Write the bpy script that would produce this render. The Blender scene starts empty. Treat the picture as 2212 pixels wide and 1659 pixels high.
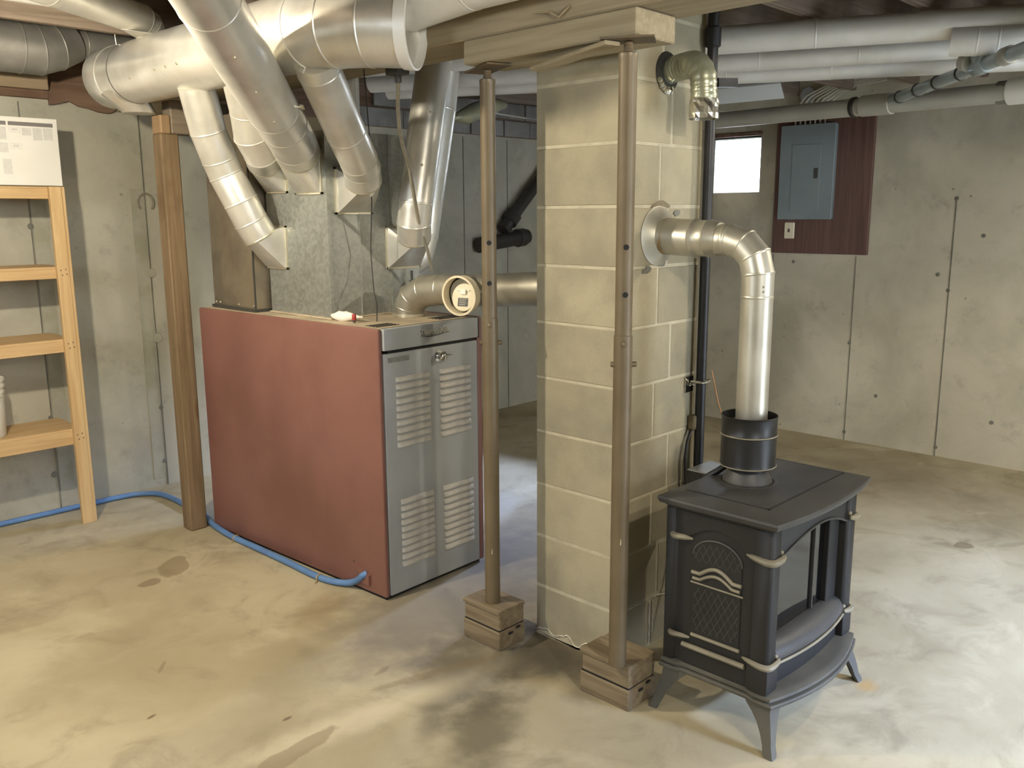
import bpy, bmesh, math, random
from mathutils import Vector, Matrix
random.seed(7)
PI = math.pi
V = Vector
scene = bpy.context.scene
COL = scene.collection

# ------------------------------------------------------------------ camera, world, lights
f_px, pitch, roll, cam_h, yaw_th = 1901.1, .1904, .0059, 1.5972, .7696
fwd = V((0, math.cos(pitch), -math.sin(pitch))); dwn = V((0, -math.sin(pitch), -math.cos(pitch))); rgt = V((1, 0, 0))
c_, s_ = math.cos(roll), math.sin(roll)
rgt, dwn = c_*rgt + s_*dwn, -s_*rgt + c_*dwn
def to_room(v):
    return V((v.x*math.sin(yaw_th) + v.y*math.cos(yaw_th), -v.x*math.cos(yaw_th) + v.y*math.sin(yaw_th), v.z))
R_, D_, F_ = to_room(rgt), to_room(dwn), to_room(fwd)
cam_d = bpy.data.cameras.new('camera'); cam = bpy.data.objects.new('camera', cam_d); COL.objects.link(cam)
cam_d.sensor_width = 36; cam_d.lens = 36*f_px/2212; cam_d.clip_start = .05
m = Matrix((R_, -D_, -F_)).transposed().to_4x4(); m.translation = V((0, 0, cam_h))
cam.matrix_world = m
scene.camera = cam

w = bpy.data.worlds.new('sky'); scene.world = w; w.use_nodes = True
bg = w.node_tree.nodes['Background']; bg.inputs[0].default_value = (.80, .89, 1, 1); bg.inputs[1].default_value = 5.0

def bulb(name, loc, power, color, r=.035):
    d = bpy.data.lights.new(name, 'POINT'); d.energy = power; d.color = color; d.shadow_soft_size = r
    o = bpy.data.objects.new(name, d); COL.objects.link(o); o.location = loc
    return o
WARM = (1, .90, .71)
bulb('bulb_shelf_side', (.67, 3.0, 2.17), 57, WARM)
bulb('bulb_behind_camera', (1.35, -.3, 2.19), 34, WARM)
bulb('bulb_stove_side', (4.25, .25, 2.33), 36, (1, .91, .74))
d = bpy.data.lights.new('daylight_from_hatch', 'AREA'); d.energy = 310; d.color = (.44, .60, 1); d.shape = 'RECTANGLE'; d.size = 1.1; d.size_y = .9; d.spread = math.radians(70)
o = bpy.data.objects.new('daylight_from_hatch', d); COL.objects.link(o); o.location = (3.7, -5.2, 3.3)
o.rotation_euler = (V((3.45, 1.6, 0)) - V((3.7, -5.2, 3.3))).to_track_quat('-Z', 'Y').to_euler()

d = bpy.data.lights.new('daylight_small_window', 'AREA'); d.energy = 1600; d.color = (.46, .60, 1); d.shape = 'RECTANGLE'; d.size = 1.2; d.size_y = 1.0
o = bpy.data.objects.new('daylight_small_window', d); COL.objects.link(o); o.location = (7.2, 3.3, 2.95)
o.rotation_euler = (V((3.8, 3.95, 0)) - V((7.2, 3.3, 2.95))).to_track_quat('-Z', 'Y').to_euler()
scene.view_settings.view_transform = 'Standard'; scene.view_settings.look = 'None'
scene.view_settings.gamma = 1; scene.view_settings.use_curve_mapping = False
scene.view_settings.exposure = 1.42
scene.cycles.diffuse_bounces = 8
# two soft fill lamps added outside made-up windows behind the camera, lifting the shadows
for nm, loc, tgt, pw in (('fill_lamp_rear', (-3.3, 2.2, 2.3), (2, 2.2, .9), 22), ('fill_lamp_front', (-.2, -3.7, 2.3), (1, 2, .9), 22)):
    d = bpy.data.lights.new(nm, 'AREA'); d.energy = pw; d.color = (.9, .94, 1); d.shape = 'RECTANGLE'; d.size = 1.1; d.size_y = .8
    o = bpy.data.objects.new(nm, d); COL.objects.link(o); o.location = loc; o.rotation_euler = (V(tgt)-V(loc)).to_track_quat('-Z', 'Y').to_euler()

# ------------------------------------------------------------------ materials
def lin(h):
    h = h.lstrip('#'); out = []
    for i in (0, 2, 4):
        c = int(h[i:i+2], 16)/255
        out.append(c/12.92 if c <= .04045 else ((c+.055)/1.055)**2.4)
    return tuple(out)+(1,)

class NT:
    def __init__(s, name):
        s.m = bpy.data.materials.new(name); s.m.use_nodes = True
        s.t = s.m.node_tree; s.b = s.t.nodes['Principled BSDF']
        s.co = s.n('ShaderNodeTexCoord').outputs['Object']
    def n(s, k, **kw):
        x = s.t.nodes.new(k)
        for a, v in kw.items(): setattr(x, a, v)
        return x
    def l(s, a, b): s.t.links.new(a, b)
    def mapping(s, scale):
        x = s.n('ShaderNodeMapping'); x.inputs['Scale'].default_value = scale; s.l(s.co, x.inputs[0]); return x.outputs[0]
    def noise(s, scale=5, detail=5, rough=.55, stretch=(1, 1, 1), dist=0):
        x = s.n('ShaderNodeTexNoise'); x.inputs['Scale'].default_value = scale; x.inputs['Detail'].default_value = detail
        x.inputs['Roughness'].default_value = rough; x.inputs['Distortion'].default_value = dist
        s.l(s.mapping(stretch), x.inputs['Vector']); return x.outputs['Fac']
    def voro(s, scale, stretch=(1, 1, 1), out='Distance'):
        x = s.n('ShaderNodeTexVoronoi'); x.inputs['Scale'].default_value = scale; s.l(s.mapping(stretch), x.inputs['Vector']); return x.outputs[out]
    def ramp(s, fac, a, b, lo=0., hi=1.):
        x = s.n('ShaderNodeMapRange', interpolation_type='SMOOTHSTEP'); s.l(fac, x.inputs[0])
        for i, v in zip((1, 2, 3, 4), (a, b, lo, hi)): x.inputs[i].default_value = v
        return x.outputs[0]
    def mix(s, fac, a, b, mode='MIX'):
        x = s.n('ShaderNodeMix', data_type='RGBA', blend_type=mode)
        for k, v in ((0, fac), (6, a), (7, b)):
            if isinstance(v, (tuple, list, float, int)): x.inputs[k].default_value = v
            else: s.l(v, x.inputs[k])
        return x.outputs[2]
    def math(s, op, a, b=0.):
        x = s.n('ShaderNodeMath', operation=op)
        for k, v in ((0, a), (1, b)):
            if isinstance(v, (float, int)): x.inputs[k].default_value = v
            else: s.l(v, x.inputs[k])
        return x.outputs[0]
    def bump(s, h, strength=.3, dist=.01):
        x = s.n('ShaderNodeBump'); x.inputs['Strength'].default_value = strength; x.inputs['Distance'].default_value = dist
        s.l(h, x.inputs['Height']); s.l(x.outputs[0], s.b.inputs['Normal'])
    def color(s, c): s.l(c, s.b.inputs['Base Color'])
    def set(s, rough=None, metal=None, spec=None):
        if rough is not None:
            if isinstance(rough, float): s.b.inputs['Roughness'].default_value = rough
            else: s.l(rough, s.b.inputs['Roughness'])
        if metal is not None: s.b.inputs['Metallic'].default_value = metal
        if spec is not None: s.b.inputs['Specular IOR Level'].default_value = spec
    def stain(s, base, cx, cy, rx, ry, ang, col, amt, edge=(.6, 1.1), wob=.55, wscale=9, ax=(0, 1)):
        sep = s.n('ShaderNodeSeparateXYZ'); s.l(s.co, sep.inputs[0])
        x = s.math('SUBTRACT', sep.outputs[ax[0]], cx); y = s.math('SUBTRACT', sep.outputs[ax[1]], cy)
        ca, sa = math.cos(ang), math.sin(ang)
        u = s.math('DIVIDE', s.math('ADD', s.math('MULTIPLY', x, ca), s.math('MULTIPLY', y, sa)), rx)
        v = s.math('DIVIDE', s.math('SUBTRACT', s.math('MULTIPLY', y, ca), s.math('MULTIPLY', x, sa)), ry)
        r = s.math('SQRT', s.math('ADD', s.math('MULTIPLY', u, u), s.math('MULTIPLY', v, v)))
        n = s.noise(wscale, 5)
        r = s.math('ADD', r, s.math('MULTIPLY', s.math('SUBTRACT', n, .5), wob*2))
        return s.mix(s.ramp(r, edge[0], edge[1], amt, 0.), base, col)

def simple(name, c1, c2=None, scale=8, rough=.6, metal=0., stretch=(1, 1, 1), bump=0., bscale=80, detail=6, spec=.5, lo=.35, hi=.68, vary=0.):
    t = NT(name)
    c = lin(c1) if isinstance(c1, str) else c1
    if c2:
        k = t.mix(t.ramp(t.noise(scale, detail, stretch=stretch), lo, hi), c, lin(c2))
        if vary:
            oi = t.n('ShaderNodeObjectInfo'); hsv = t.n('ShaderNodeHueSaturation')
            t.l(t.ramp(oi.outputs['Random'], 0, 1, 1-vary, 1+vary), hsv.inputs['Value']); t.l(k, hsv.inputs['Color']); k = hsv.outputs[0]
        t.color(k)
    else: t.b.inputs['Base Color'].default_value = c
    t.set(rough, metal, spec)
    if bump: t.bump(t.noise(bscale, 4, stretch=stretch), bump, .004)
    return t.m

M = {}
def floor_mat():
    t = NT('concrete_floor')
    c = t.mix(t.ramp(t.noise(1.1, 6, dist=.4), .32, .7), lin('#b3a88b'), lin('#9b8f72'))
    c = t.mix(t.ramp(t.noise(3.3, 8, .65, dist=.8), .47, .74, 0, .62), c, lin('#7c7059'))
    c = t.mix(t.ramp(t.noise(2.0, 7, .6, stretch=(1, 1.4, 1), dist=.5), .55, .8, 0, .5), c, lin('#d3c8ac'))
    c = t.mix(t.ramp(t.noise(160, 2), .62, .75, 0, .18), c, lin('#6f6657'))
    dk = lin('#5d574c'); wet = lin('#7b6b4f'); pale = lin('#dccfae'); br = lin('#5e4c35')
    t_ = t
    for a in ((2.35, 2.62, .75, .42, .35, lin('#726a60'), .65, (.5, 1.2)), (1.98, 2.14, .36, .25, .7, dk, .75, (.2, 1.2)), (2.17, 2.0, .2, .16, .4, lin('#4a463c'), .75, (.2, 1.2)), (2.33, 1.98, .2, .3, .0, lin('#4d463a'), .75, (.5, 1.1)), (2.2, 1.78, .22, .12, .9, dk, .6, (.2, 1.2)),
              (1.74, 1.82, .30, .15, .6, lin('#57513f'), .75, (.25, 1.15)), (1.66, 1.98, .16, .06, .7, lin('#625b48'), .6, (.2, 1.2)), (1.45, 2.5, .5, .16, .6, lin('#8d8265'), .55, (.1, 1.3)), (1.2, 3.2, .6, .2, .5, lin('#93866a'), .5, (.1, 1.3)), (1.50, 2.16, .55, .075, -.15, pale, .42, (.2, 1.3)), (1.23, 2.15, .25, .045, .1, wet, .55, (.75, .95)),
              (1.88, 2.2, .28, .028, -.3, wet, .4, (.75, .95)),
              (1.675, 3.815, .13, .075, .9, wet, .6, (.82, .95)), (1.51, 3.715, .06, .045, .2, br, .5, (.8, .97)), (1.9, 2.95, .25, .1, .7, lin('#8f7b58'), .5, (.3, 1.2)),
              (2.9, 2.75, .5, .5, .4, lin('#6a6660'), .55, (.3, 1.2)), (3.3, 3.3, .35, .12, .5, lin('#c9c4b8'), .4, (.4, 1.1)),
              (4.45, 1.25, .06, .05, 0., br, .6, (.7, 1.)), (5.2, 1.9, .7, .4, 0., lin('#8a7c62'), .45, (.2, 1.2)),
              (1.22, 2.95, .05, .009, .9, br, .4, (.5, 1.1)), (1.75, 2.35, .05, .016, .2, br, .35, (.5, 1.1)), (1.05, 2.66, .02, .008, .3, br, .8, (.6, 1.1)), (1.35, 2.33, .02, .008, .1, br, .8, (.6, 1.1)),
              (2.84, 1.06, .06, .05, 0., lin('#b08a4a'), .6, (.3, 1.1))):
        c = t_.stain(c, *a[:7], edge=a[7])
    t.color(c)
    t.set(t.ramp(t.noise(4, 6), .3, .75, .52, .8), 0., .35)
    t.bump(t.noise(55, 6, .7), .12, .004)
    return t.m
def wall_mat(name, ca, cb, cc):
    t = NT(name)
    c = t.mix(t.ramp(t.noise(1.6, 7, .6, dist=.5), .33, .7), lin(ca), lin(cb))
    c = t.mix(t.ramp(t.noise(7, 8, .7), .52, .75, 0, .5), c, lin(cc))
    c = t.mix(t.ramp(t.noise(2.2, 4, stretch=(1, 1, .25)), .58, .75, 0, .35), c, lin('#c9c4b2'))
    c = t.mix(t.math('MULTIPLY', t.ramp(t.voro(7.5), .0, .09, .8, 0.), t.ramp(t.noise(3.1, 2), .5, .56)), c, lin('#5c5a50'))
    c = t.mix(t.ramp(t.noise(120, 2), .6, .8, 0, .2), c, lin('#77746a'))
    t.color(c); t.set(.88, 0., .2)
    t.bump(t.noise(28, 7, .7), .25, .006)
    return t.m
def block_mat():
    t = NT('cinder_block')
    c = t.mix(t.ramp(t.noise(4, 6), .35, .7), lin('#a59c83'), lin('#918a76'))
    c = t.mix(t.ramp(t.noise(2.6, 6, .65, dist=.6), .5, .72, 0, .6), c, lin('#847d6c'))
    c = t.mix(t.ramp(t.noise(260, 2), .5, .75, 0, .35), c, lin('#7b7566'))
    oi = t.n('ShaderNodeObjectInfo'); hsv = t.n('ShaderNodeHueSaturation')
    t.l(t.ramp(oi.outputs['Random'], 0, 1, .88, 1.06), hsv.inputs['Value']); t.l(c, hsv.inputs['Color'])
    t.color(hsv.outputs[0]); t.set(.93, 0., .15)
    t.bump(t.noise(210, 3, .7), .5, .003)
    return t.m
def metal_mat(name, ca, cb, rough=.33, rlo=.28, rhi=.5, metal=.92, sc=5):
    t = NT(name)
    t.color(t.mix(t.ramp(t.noise(sc, 6, dist=.3), .35, .7), lin(ca), lin(cb)))
    t.set(t.ramp(t.noise(9, 5), .3, .75, rlo, rhi), metal)
    t.bump(t.noise(14, 3), .06, .006)
    return t.m
def spangle_mat():
    t = NT('spangled_galvanized_steel')
    x = t.voro(70, out='Color'); bw = t.n('ShaderNodeRGBToBW'); t.l(x, bw.inputs[0])
    t.color(t.mix(t.ramp(bw.outputs[0], .15, .85), lin('#94968f'), lin('#a3a49c')))
    t.set(t.ramp(bw.outputs[0], .1, .9, .42, .56), .7)
    return t.m
def wood_mat(name, ca, cb, grain=(1.2, 26, 26), rough=.65, knots=None, bump=.15, dark=None):
    t = NT(name)
    c = t.mix(t.ramp(t.noise(1.6, 6, .6, stretch=grain, dist=.6), .35, .66), lin(ca), lin(cb))
    c = t.mix(t.ramp(t.noise(5, 3, stretch=tuple(.3+.25*g for g in grain)), .45, .7, 0, .3), c, lin(cb))
    if dark: c = t.mix(t.ramp(t.noise(2.1, 5, .6), .52, .72, 0, .7), c, lin(dark))
    if knots: c = t.mix(t.ramp(t.voro(knots, stretch=tuple(.35 if g < 5 else 1 for g in grain)), .05, .13, .75, 0), c, lin('#5a3c20'))
    t.color(c); t.set(rough, 0., .3)
    t.bump(t.noise(4, 5, stretch=grain), bump, .003)
    return t.m
M['floor'] = floor_mat()
M['wall'] = wall_mat('poured_concrete', '#b0ab99', '#9a9788', '#828074')
M['wall_r'] = wall_mat('poured_concrete_right', '#bdb6a2', '#a6a08d', '#8d877a')
M['seam'] = simple('form_seam', '#77756a', '#5f5e55', 9, .9)
M['seam_pale'] = simple('form_strip', '#a3a091', '#96937f', 9, .9)
M['block'] = block_mat()
M['mortar'] = simple('mortar', '#b5ad95', '#a79e88', 14, .95, bump=.3)
M['block_grey'] = simple('wall_block', '#8d8a85', '#77756f', 7, .93, bump=.4, bscale=150, vary=.1)
M['galv'] = metal_mat('galvanized_duct', '#e0ddd4', '#ccc9be', rlo=.28, rhi=.44, metal=.66)
M['galv_dull'] = metal_mat('dusty_galvanized_duct', '#aeaba3', '#95928b', rlo=.42, rhi=.6, metal=.6)
M['galv_light'] = metal_mat('pale_painted_duct', '#e9e8e2', '#dbd9d0', rlo=.4, rhi=.6, metal=.3)
M['galv_edge'] = simple('bright_cut_metal', '#cfc8b2', None, rough=.3, metal=.8)
M['flue'] = metal_mat('flue_pipe_metal', '#b3ae9e', '#908b7d', rlo=.3, rhi=.46, metal=.75)
M['bright_pipe'] = metal_mat('bright_vent_pipe', '#bdb9ab', '#a8a495', rlo=.34, rhi=.48, metal=.75)
M['heat_tint'] = simple('heat_tinted_metal', '#b98a4e', '#a79f8d', 5, .35, .85)
M['spangle'] = spangle_mat()
M['brown_sheet'] = metal_mat('brownish_sheet_metal', '#9a8f7a', '#7f7566', rlo=.35, rhi=.55, metal=.7)
M['red'] = simple('pinkish_red_enamel', '#7c554a', '#6e493f', 2.2, .42, bump=.03, bscale=60)
M['grey_enamel'] = simple('grey_enamel', '#9b9d9b', '#8e908f', 3, .45)
M['louver'] = simple('dusty_louver_enamel', '#b9b4a8', '#a09c93', 14, .5)
M['dust_top'] = simple('dusty_enamel', '#b7a68a', '#9c8f78', 6, .8)
M['black'] = simple('black_void', '#111110', None, rough=.8)
M['black_metal'] = simple('black_pipe_metal', '#201f1f', '#2c2b2a', 10, .45, .2)
M['chrome'] = simple('chrome', '#d8d8d6', None, rough=.1, metal=1.)
M['brass'] = simple('letter_metal', '#b8b4aa', None, rough=.3, metal=.8)
M['dark_plate'] = simple('dark_plate', '#3a3934', None, rough=.5)
M['cream'] = simple('cream_painted_damper', '#d6c9ab', '#c3b697', 8, .5)
M['pole'] = simple('brown_painted_steel', '#6d6049', '#61543e', 4, .45, .2, bump=.05)
M['rust'] = simple('rusty_steel', '#5c5547', '#6f5a3c', 10, .7, .3)
M['beam'] = wood_mat('weathered_beam_wood', '#9e9077', '#8b7f68', (26, 1.2, 26), .8, dark='#756a59')
M['bolster'] = wood_mat('bolster_wood', '#9f9278', '#8e8269', (26, 1.2, 26), .8)
M['joist'] = wood_mat('joist_wood', '#7f7163', '#6b5e51', (1.2, 26, 26), .85, dark='#544a40')
M['rim'] = wood_mat('reddish_rim_wood', '#7d6656', '#66513f', (1.2, 20, 20), .85, dark='#5c4335')
M['subfloor'] = wood_mat('subfloor_boards', '#6f6558', '#5c5348', (2, 12, 12), .9)
M['post'] = wood_mat('rough_post_wood', '#7d694f', '#66543c', (22, 22, 1.0), .75, knots=5, dark='#4f3c24')
M['post_pale'] = wood_mat('orange_post_wood', '#947a5c', '#836a4c', (22, 22, 1.0), .7)
M['pine'] = wood_mat('yellow_pine', '#c6aa7c', '#b8986a', (22, 22, 1.2), .55, bump=.05)
M['pine_x'] = wood_mat('yellow_pine_rail', '#c4a679', '#b39467', (1.2, 22, 22), .55, bump=.05)
M['blockwood'] = wood_mat('grey_lumber', '#85775f', '#6b5d48', (24, 1.3, 24), .8, dark='#54483a')
M['ply_red'] = wood_mat('stained_backboard', '#6d5249', '#5b443d', (24, 24, .9), .6)
M['panel_grey'] = simple('panel_grey_paint', '#7d8789', '#747e81', 3, .5)
M['white_paper'] = simple('white_sheet', '#d3cfc5', '#cbc7bc', 3, .6)
M['print_dark'] = simple('dark_print', '#6d6864', None, rough=.7)
M['print_grey'] = simple('faint_grey_print', '#b9b6ae', '#c0bdb5', 60, .7)
M['white_plastic'] = simple('white_plastic', '#dfdcd0', '#d3cfc1', 5, .4)
M['ivory'] = simple('ivory_plate', '#d8cfb4', None, rough=.4)
M['blue'] = simple('blue_hose_rubber', '#5c7fab', '#52739e', 9, .5)
M['tie'] = simple('tan_tie', '#a08a62', None, rough=.7)
M['cable'] = simple('grey_cable', '#a39c8a', '#8f8979', 30, .45, .4)
M['white_cable'] = simple('pale_cable', '#b8b2a2', None, rough=.6)
M['wire'] = simple('dark_wire', '#2a2622', None, rough=.5)
M['copper'] = simple('copper_wire', '#9a6a3c', None, rough=.4, metal=.7)
M['pvc'] = simple('pale_pvc', '#a9a79c', '#9b998e', 4, .38)
M['pvc_white'] = simple('white_pvc', '#cfcbc2', None, rough=.35)
M['abs'] = simple('black_drain_pipe', '#2b2925', '#38352f', 8, .5)
M['blue_pipe'] = simple('blue_grey_pipe', '#b3c0c4', '#9dabb0', 6, .25, .45)
M['foil'] = metal_mat('crinkled_foil', '#d8d6cc', '#b5b2a4', rlo=.12, rhi=.35, metal=.95, sc=30)
M['flex'] = metal_mat('flexible_duct_skin', '#a5a58c', '#8f907a', rlo=.3, rhi=.45, metal=.55, sc=14)
M['yellow_flex'] = simple('yellowish_insulated_duct', '#a9a583', '#8b9182', 9, .35, .2)
M['soot'] = simple('soot', '#1d1c1b', '#34322e', 12, .9)
M['white_rag'] = simple('white_cloth', '#e5ddd0', '#d6cabb', 9, .8)
M['red_cap'] = simple('red_cap', '#9c2f2c', None, rough=.4)
def stove_mat(name, a, b, rough=.55):
    t = NT(name)
    t.color(t.mix(t.ramp(t.noise(5, 5), .35, .7), lin(a), lin(b))); t.set(rough, .1, .45)
    t.bump(t.noise(190, 3), .12, .002)
    return t.m
M['iron'] = stove_mat('black_cast_iron', '#232221', '#1d1c1b')
M['iron_top'] = stove_mat('dusty_cast_iron', '#454441', '#3a3937', .5)
M['iron_trim'] = stove_mat('dusty_trim_iron', '#87806c', '#6f6a5b', .5)
M['glass'] = simple('smoked_glass', '#0c0c0d', None, rough=.06, spec=.8)
M['glass_view'] = simple('stove_firebox_grey', '#565656', '#4c4c4c', 3, .35)
M['sheet_black'] = simple('black_sheet_steel', '#1f1f1f', '#272726', 8, .4, .3)
def pane_mat():
    mm = bpy.data.materials.new('window_pane'); mm.use_nodes = True; t = mm.node_tree; t.nodes.clear()
    o = t.nodes.new('ShaderNodeOutputMaterial'); x = t.nodes.new('ShaderNodeMixShader'); tr = t.nodes.new('ShaderNodeBsdfTransparent'); g = t.nodes.new('ShaderNodeBsdfGlossy')
    g.inputs['Roughness'].default_value = .05; fr = t.nodes.new('ShaderNodeFresnel'); fr.inputs[0].default_value = 1.45
    t.links.new(fr.outputs[0], x.inputs[0]); t.links.new(tr.outputs[0], x.inputs[1]); t.links.new(g.outputs[0], x.inputs[2]); t.links.new(x.outputs[0], o.inputs[0])
    return mm
M['pane'] = pane_mat()

# ------------------------------------------------------------------ mesh builder
def frame_for(t, up=None):
    t = t.normalized(); up = V(up) if up else (V((0, 0, 1)) if abs(t.z) < .95 else V((1, 0, 0)))
    u = up.cross(t).normalized(); return u, t.cross(u).normalized()
class MB:
    def __init__(s): s.v = []; s.f = []
    def add(s, vs, fs):
        b = len(s.v); s.v += [V(x) for x in vs]; s.f += [tuple(i+b for i in q) for q in fs]; return s
    def box(s, x0, x1, y0, y1, z0, z1):
        return s.add([(x0,y0,z0),(x1,y0,z0),(x1,y1,z0),(x0,y1,z0),(x0,y0,z1),(x1,y0,z1),(x1,y1,z1),(x0,y1,z1)],
                     [(0,3,2,1),(4,5,6,7),(0,1,5,4),(1,2,6,5),(2,3,7,6),(3,0,4,7)])
    def bar(s, p0, p1, w, h, up=(0, 0, 1)):
        p0, p1 = V(p0), V(p1); u, v = frame_for(p1-p0, up); u = u*w/2; v = v*h/2
        return s.add([p0-u-v, p0+u-v, p0+u+v, p0-u+v, p1-u-v, p1+u-v, p1+u+v, p1-u+v],
                     [(3,2,1,0),(4,5,6,7),(0,1,5,4),(1,2,6,5),(2,3,7,6),(3,0,4,7)])
    def loft(s, rings, cap0=True, cap1=True, closed=True):
        n = len(rings[0]); b = len(s.v)
        for r in rings: s.v += [V(p) for p in r]
        for i in range(len(rings)-1):
            for k in range(n if closed else n-1):
                k2 = (k+1) % n
                s.f.append((b+i*n+k, b+i*n+k2, b+(i+1)*n+k2, b+(i+1)*n+k))
        if cap0: s.f.append(tuple(b+k for k in reversed(range(n))))
        if cap1: s.f.append(tuple(b+(len(rings)-1)*n+k for k in range(n)))
        return s
    def lathe(s, prof, o, axis=(0, 0, 1), n=32, cap=True):
        o = V(o); a = V(axis).normalized(); u, v = frame_for(a)
        rings = [[o + a*h + (u*math.cos(2*PI*k/n) + v*math.sin(2*PI*k/n))*max(r, 1e-4) for k in range(n)] for r, h in prof]
        return s.loft(rings, cap, cap)
    def cyl(s, p0, p1, r, r1=None, n=24, cap=True):
        p0, p1 = V(p0), V(p1); L = (p1-p0).length
        return s.lathe([(r, 0), (r if r1 is None else r1, L)], p0, p1-p0, n, cap)
    def tube(s, path, r, n=10, closed_caps=True):
        rings = sweep(path, r, n); return s.loft(rings, closed_caps, closed_caps)
    def prism(s, poly, axis, a0, a1):
        "poly 2-D (u,v); axis 0: u=y v=z ; 1: u=x v=z ; 2: u=x v=y"
        def P(u, v, a): return {0: (a, u, v), 1: (u, a, v), 2: (u, v, a)}[axis]
        return s.loft([[P(u, v, a0) for u, v in poly], [P(u, v, a1) for u, v in poly]])
def sweep(path, r, n=10):
    path = [V(p) for p in path]; rings = []; t0 = (path[1]-path[0]).normalized(); u, v = frame_for(t0)
    rr = r if isinstance(r, (list, tuple)) else [r]*len(path)
    ring = [path[0] + (u*math.cos(2*PI*k/n)+v*math.sin(2*PI*k/n)) for k in range(n)]
    rings = [[path[0] + (q-path[0])*rr[0] for q in ring]]
    for i in range(1, len(path)):
        t = (path[i]-path[i-1]).normalized()
        nrm = (t + (path[i+1]-path[i]).normalized()).normalized() if i < len(path)-1 else t
        new = []
        for q in ring:
            d = (path[i]-q).dot(nrm)/max(t.dot(nrm), .2); new.append(q + t*d)
        ring = new
        # keep unit radius about the centre line
        rings.append([path[i] + (q-path[i])*rr[i] for q in ring])
    return rings

def catmull(P, k=6):
    P = [V(p) for p in P]; out = []
    for i in range(len(P)-1):
        p0, p1, p2, p3 = P[max(i-1, 0)], P[i], P[i+1], P[min(i+2, len(P)-1)]
        for j in range(k):
            t = j/k; out.append(.5*((2*p1)+(p2-p0)*t+(2*p0-5*p1+4*p2-p3)*t*t+(3*p1-p0-3*p2+p3)*t**3))
    out.append(P[-1]); return out
def smooth_tube(P, rr, n=8, k=5):
    Q = catmull([(*p, 0)[:3] for p in P], k); m = len(P)-1
    r2 = []
    for i in range(len(Q)):
        f = i/k; a = min(int(f), m-1); r2.append(rr[a] + (rr[a+1]-rr[a])*(f-a))
    return MB().tube(Q, r2, n)
ROOT = {}
def finish(mb, mat, smooth=True, bevel=0., ang=35, inv=None, seg=1):
    me = bpy.data.meshes.new('mesh')
    vs = [inv @ p for p in mb.v] if inv else mb.v
    me.from_pydata([tuple(p) for p in vs], [], mb.f)
    bm = bmesh.new(); bm.from_mesh(me)
    bmesh.ops.recalc_face_normals(bm, faces=bm.faces)
    if bevel:
        es = [e for e in bm.edges if len(e.link_faces) == 2 and e.calc_face_angle(0) > math.radians(40)]
        bmesh.ops.bevel(bm, geom=es, offset=bevel, segments=seg, affect='EDGES', profile=.6, clamp_overlap=True)
    bm.to_mesh(me); bm.free()
    if smooth:
        me.polygons.foreach_set('use_smooth', [True]*len(me.polygons))
        me.set_sharp_from_angle(angle=math.radians(ang))
    me.materials.append(mat)
    return me
def tag(o, label=None, cat=None, group=None, kind=None):
    for k, v in (('label', label), ('category', cat), ('group', group), ('kind', kind)):
        if v: o[k] = v
    return o
def thing(name, label, cat, loc=(0, 0, 0), rotz=0., group=None):
    o = bpy.data.objects.new(name, None); COL.objects.link(o); o.location = loc; o.rotation_euler = (0, 0, rotz); o.empty_display_size = .1
    ROOT[o.name] = (Matrix.Translation(loc) @ Matrix.Rotation(rotz, 4, 'Z'))
    return tag(o, label, cat, group)
def part(name, mb, mat, parent, world=False, label=None, kind=None, **kw):
    root = parent if parent.parent is None else parent.parent
    inv = ROOT[root.name].inverted() if world and root.name in ROOT else None
    o = bpy.data.objects.new(name, finish(mb, mat, inv=inv, **kw)); COL.objects.link(o); o.parent = parent
    return tag(o, label, kind=kind)
def solo(name, mb, mat, label=None, cat=None, group=None, kind=None, **kw):
    "a thing that is a single mesh, origin at its base"
    xs = [p.x for p in mb.v]; ys = [p.y for p in mb.v]; zs = [p.z for p in mb.v]
    loc = V(((min(xs)+max(xs))/2, (min(ys)+max(ys))/2, min(zs))) if kind != 'structure' else V((0, 0, 0))
    T = Matrix.Translation(loc)
    o = bpy.data.objects.new(name, finish(mb, mat, inv=T.inverted(), **kw)); COL.objects.link(o); o.location = loc
    ROOT[o.name] = T
    return tag(o, label, cat, group, kind)
def copypart(o, parent, loc):
    c = o.copy(); COL.objects.link(c); c.parent = parent; c.location = loc; return c

# ------------------------------------------------------------------ the room
X0, X1, Y0, Y1, CEIL = -2.6, 6.03, -3.0, 5.08, 2.63
mb = MB().box(X0-.2, X1+.2, Y0-.2, Y1+.2, -.12, 0)
floor = solo('floor', mb, M['floor'], kind='structure', smooth=False)
wall_left = solo('wall_left', MB().box(X0-.2, X1+.2, Y1, Y1+.2, 0, 2.2), M['wall'], kind='structure', smooth=False)
mb = MB(); WY0, WY1, WZ0, WZ1 = 3.30, 3.76, 1.747, 2.152
mb.box(X1, X1+.2, Y0-.2, WY0, 0, CEIL); mb.box(X1, X1+.2, WY1, Y1, 0, CEIL)
mb.box(X1, X1+.2, WY0, WY1, 0, WZ0); mb.box(X1, X1+.2, WY0, WY1, WZ1, CEIL)
wall_right = solo('wall_right', mb, M['wall_r'], kind='structure', smooth=False)
mb = MB().box(X0-.2, X0, Y0-.2, 1.5, 0, CEIL).box(X0-.2, X0, 2.9, Y1, 0, CEIL).box(X0-.2, X0, 1.5, 2.9, 0, 1.55).box(X0-.2, X0, 1.5, 2.9, 2.35, CEIL)
wall_rear = solo('wall_rear', mb, M['wall'], kind='structure', smooth=False)
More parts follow.
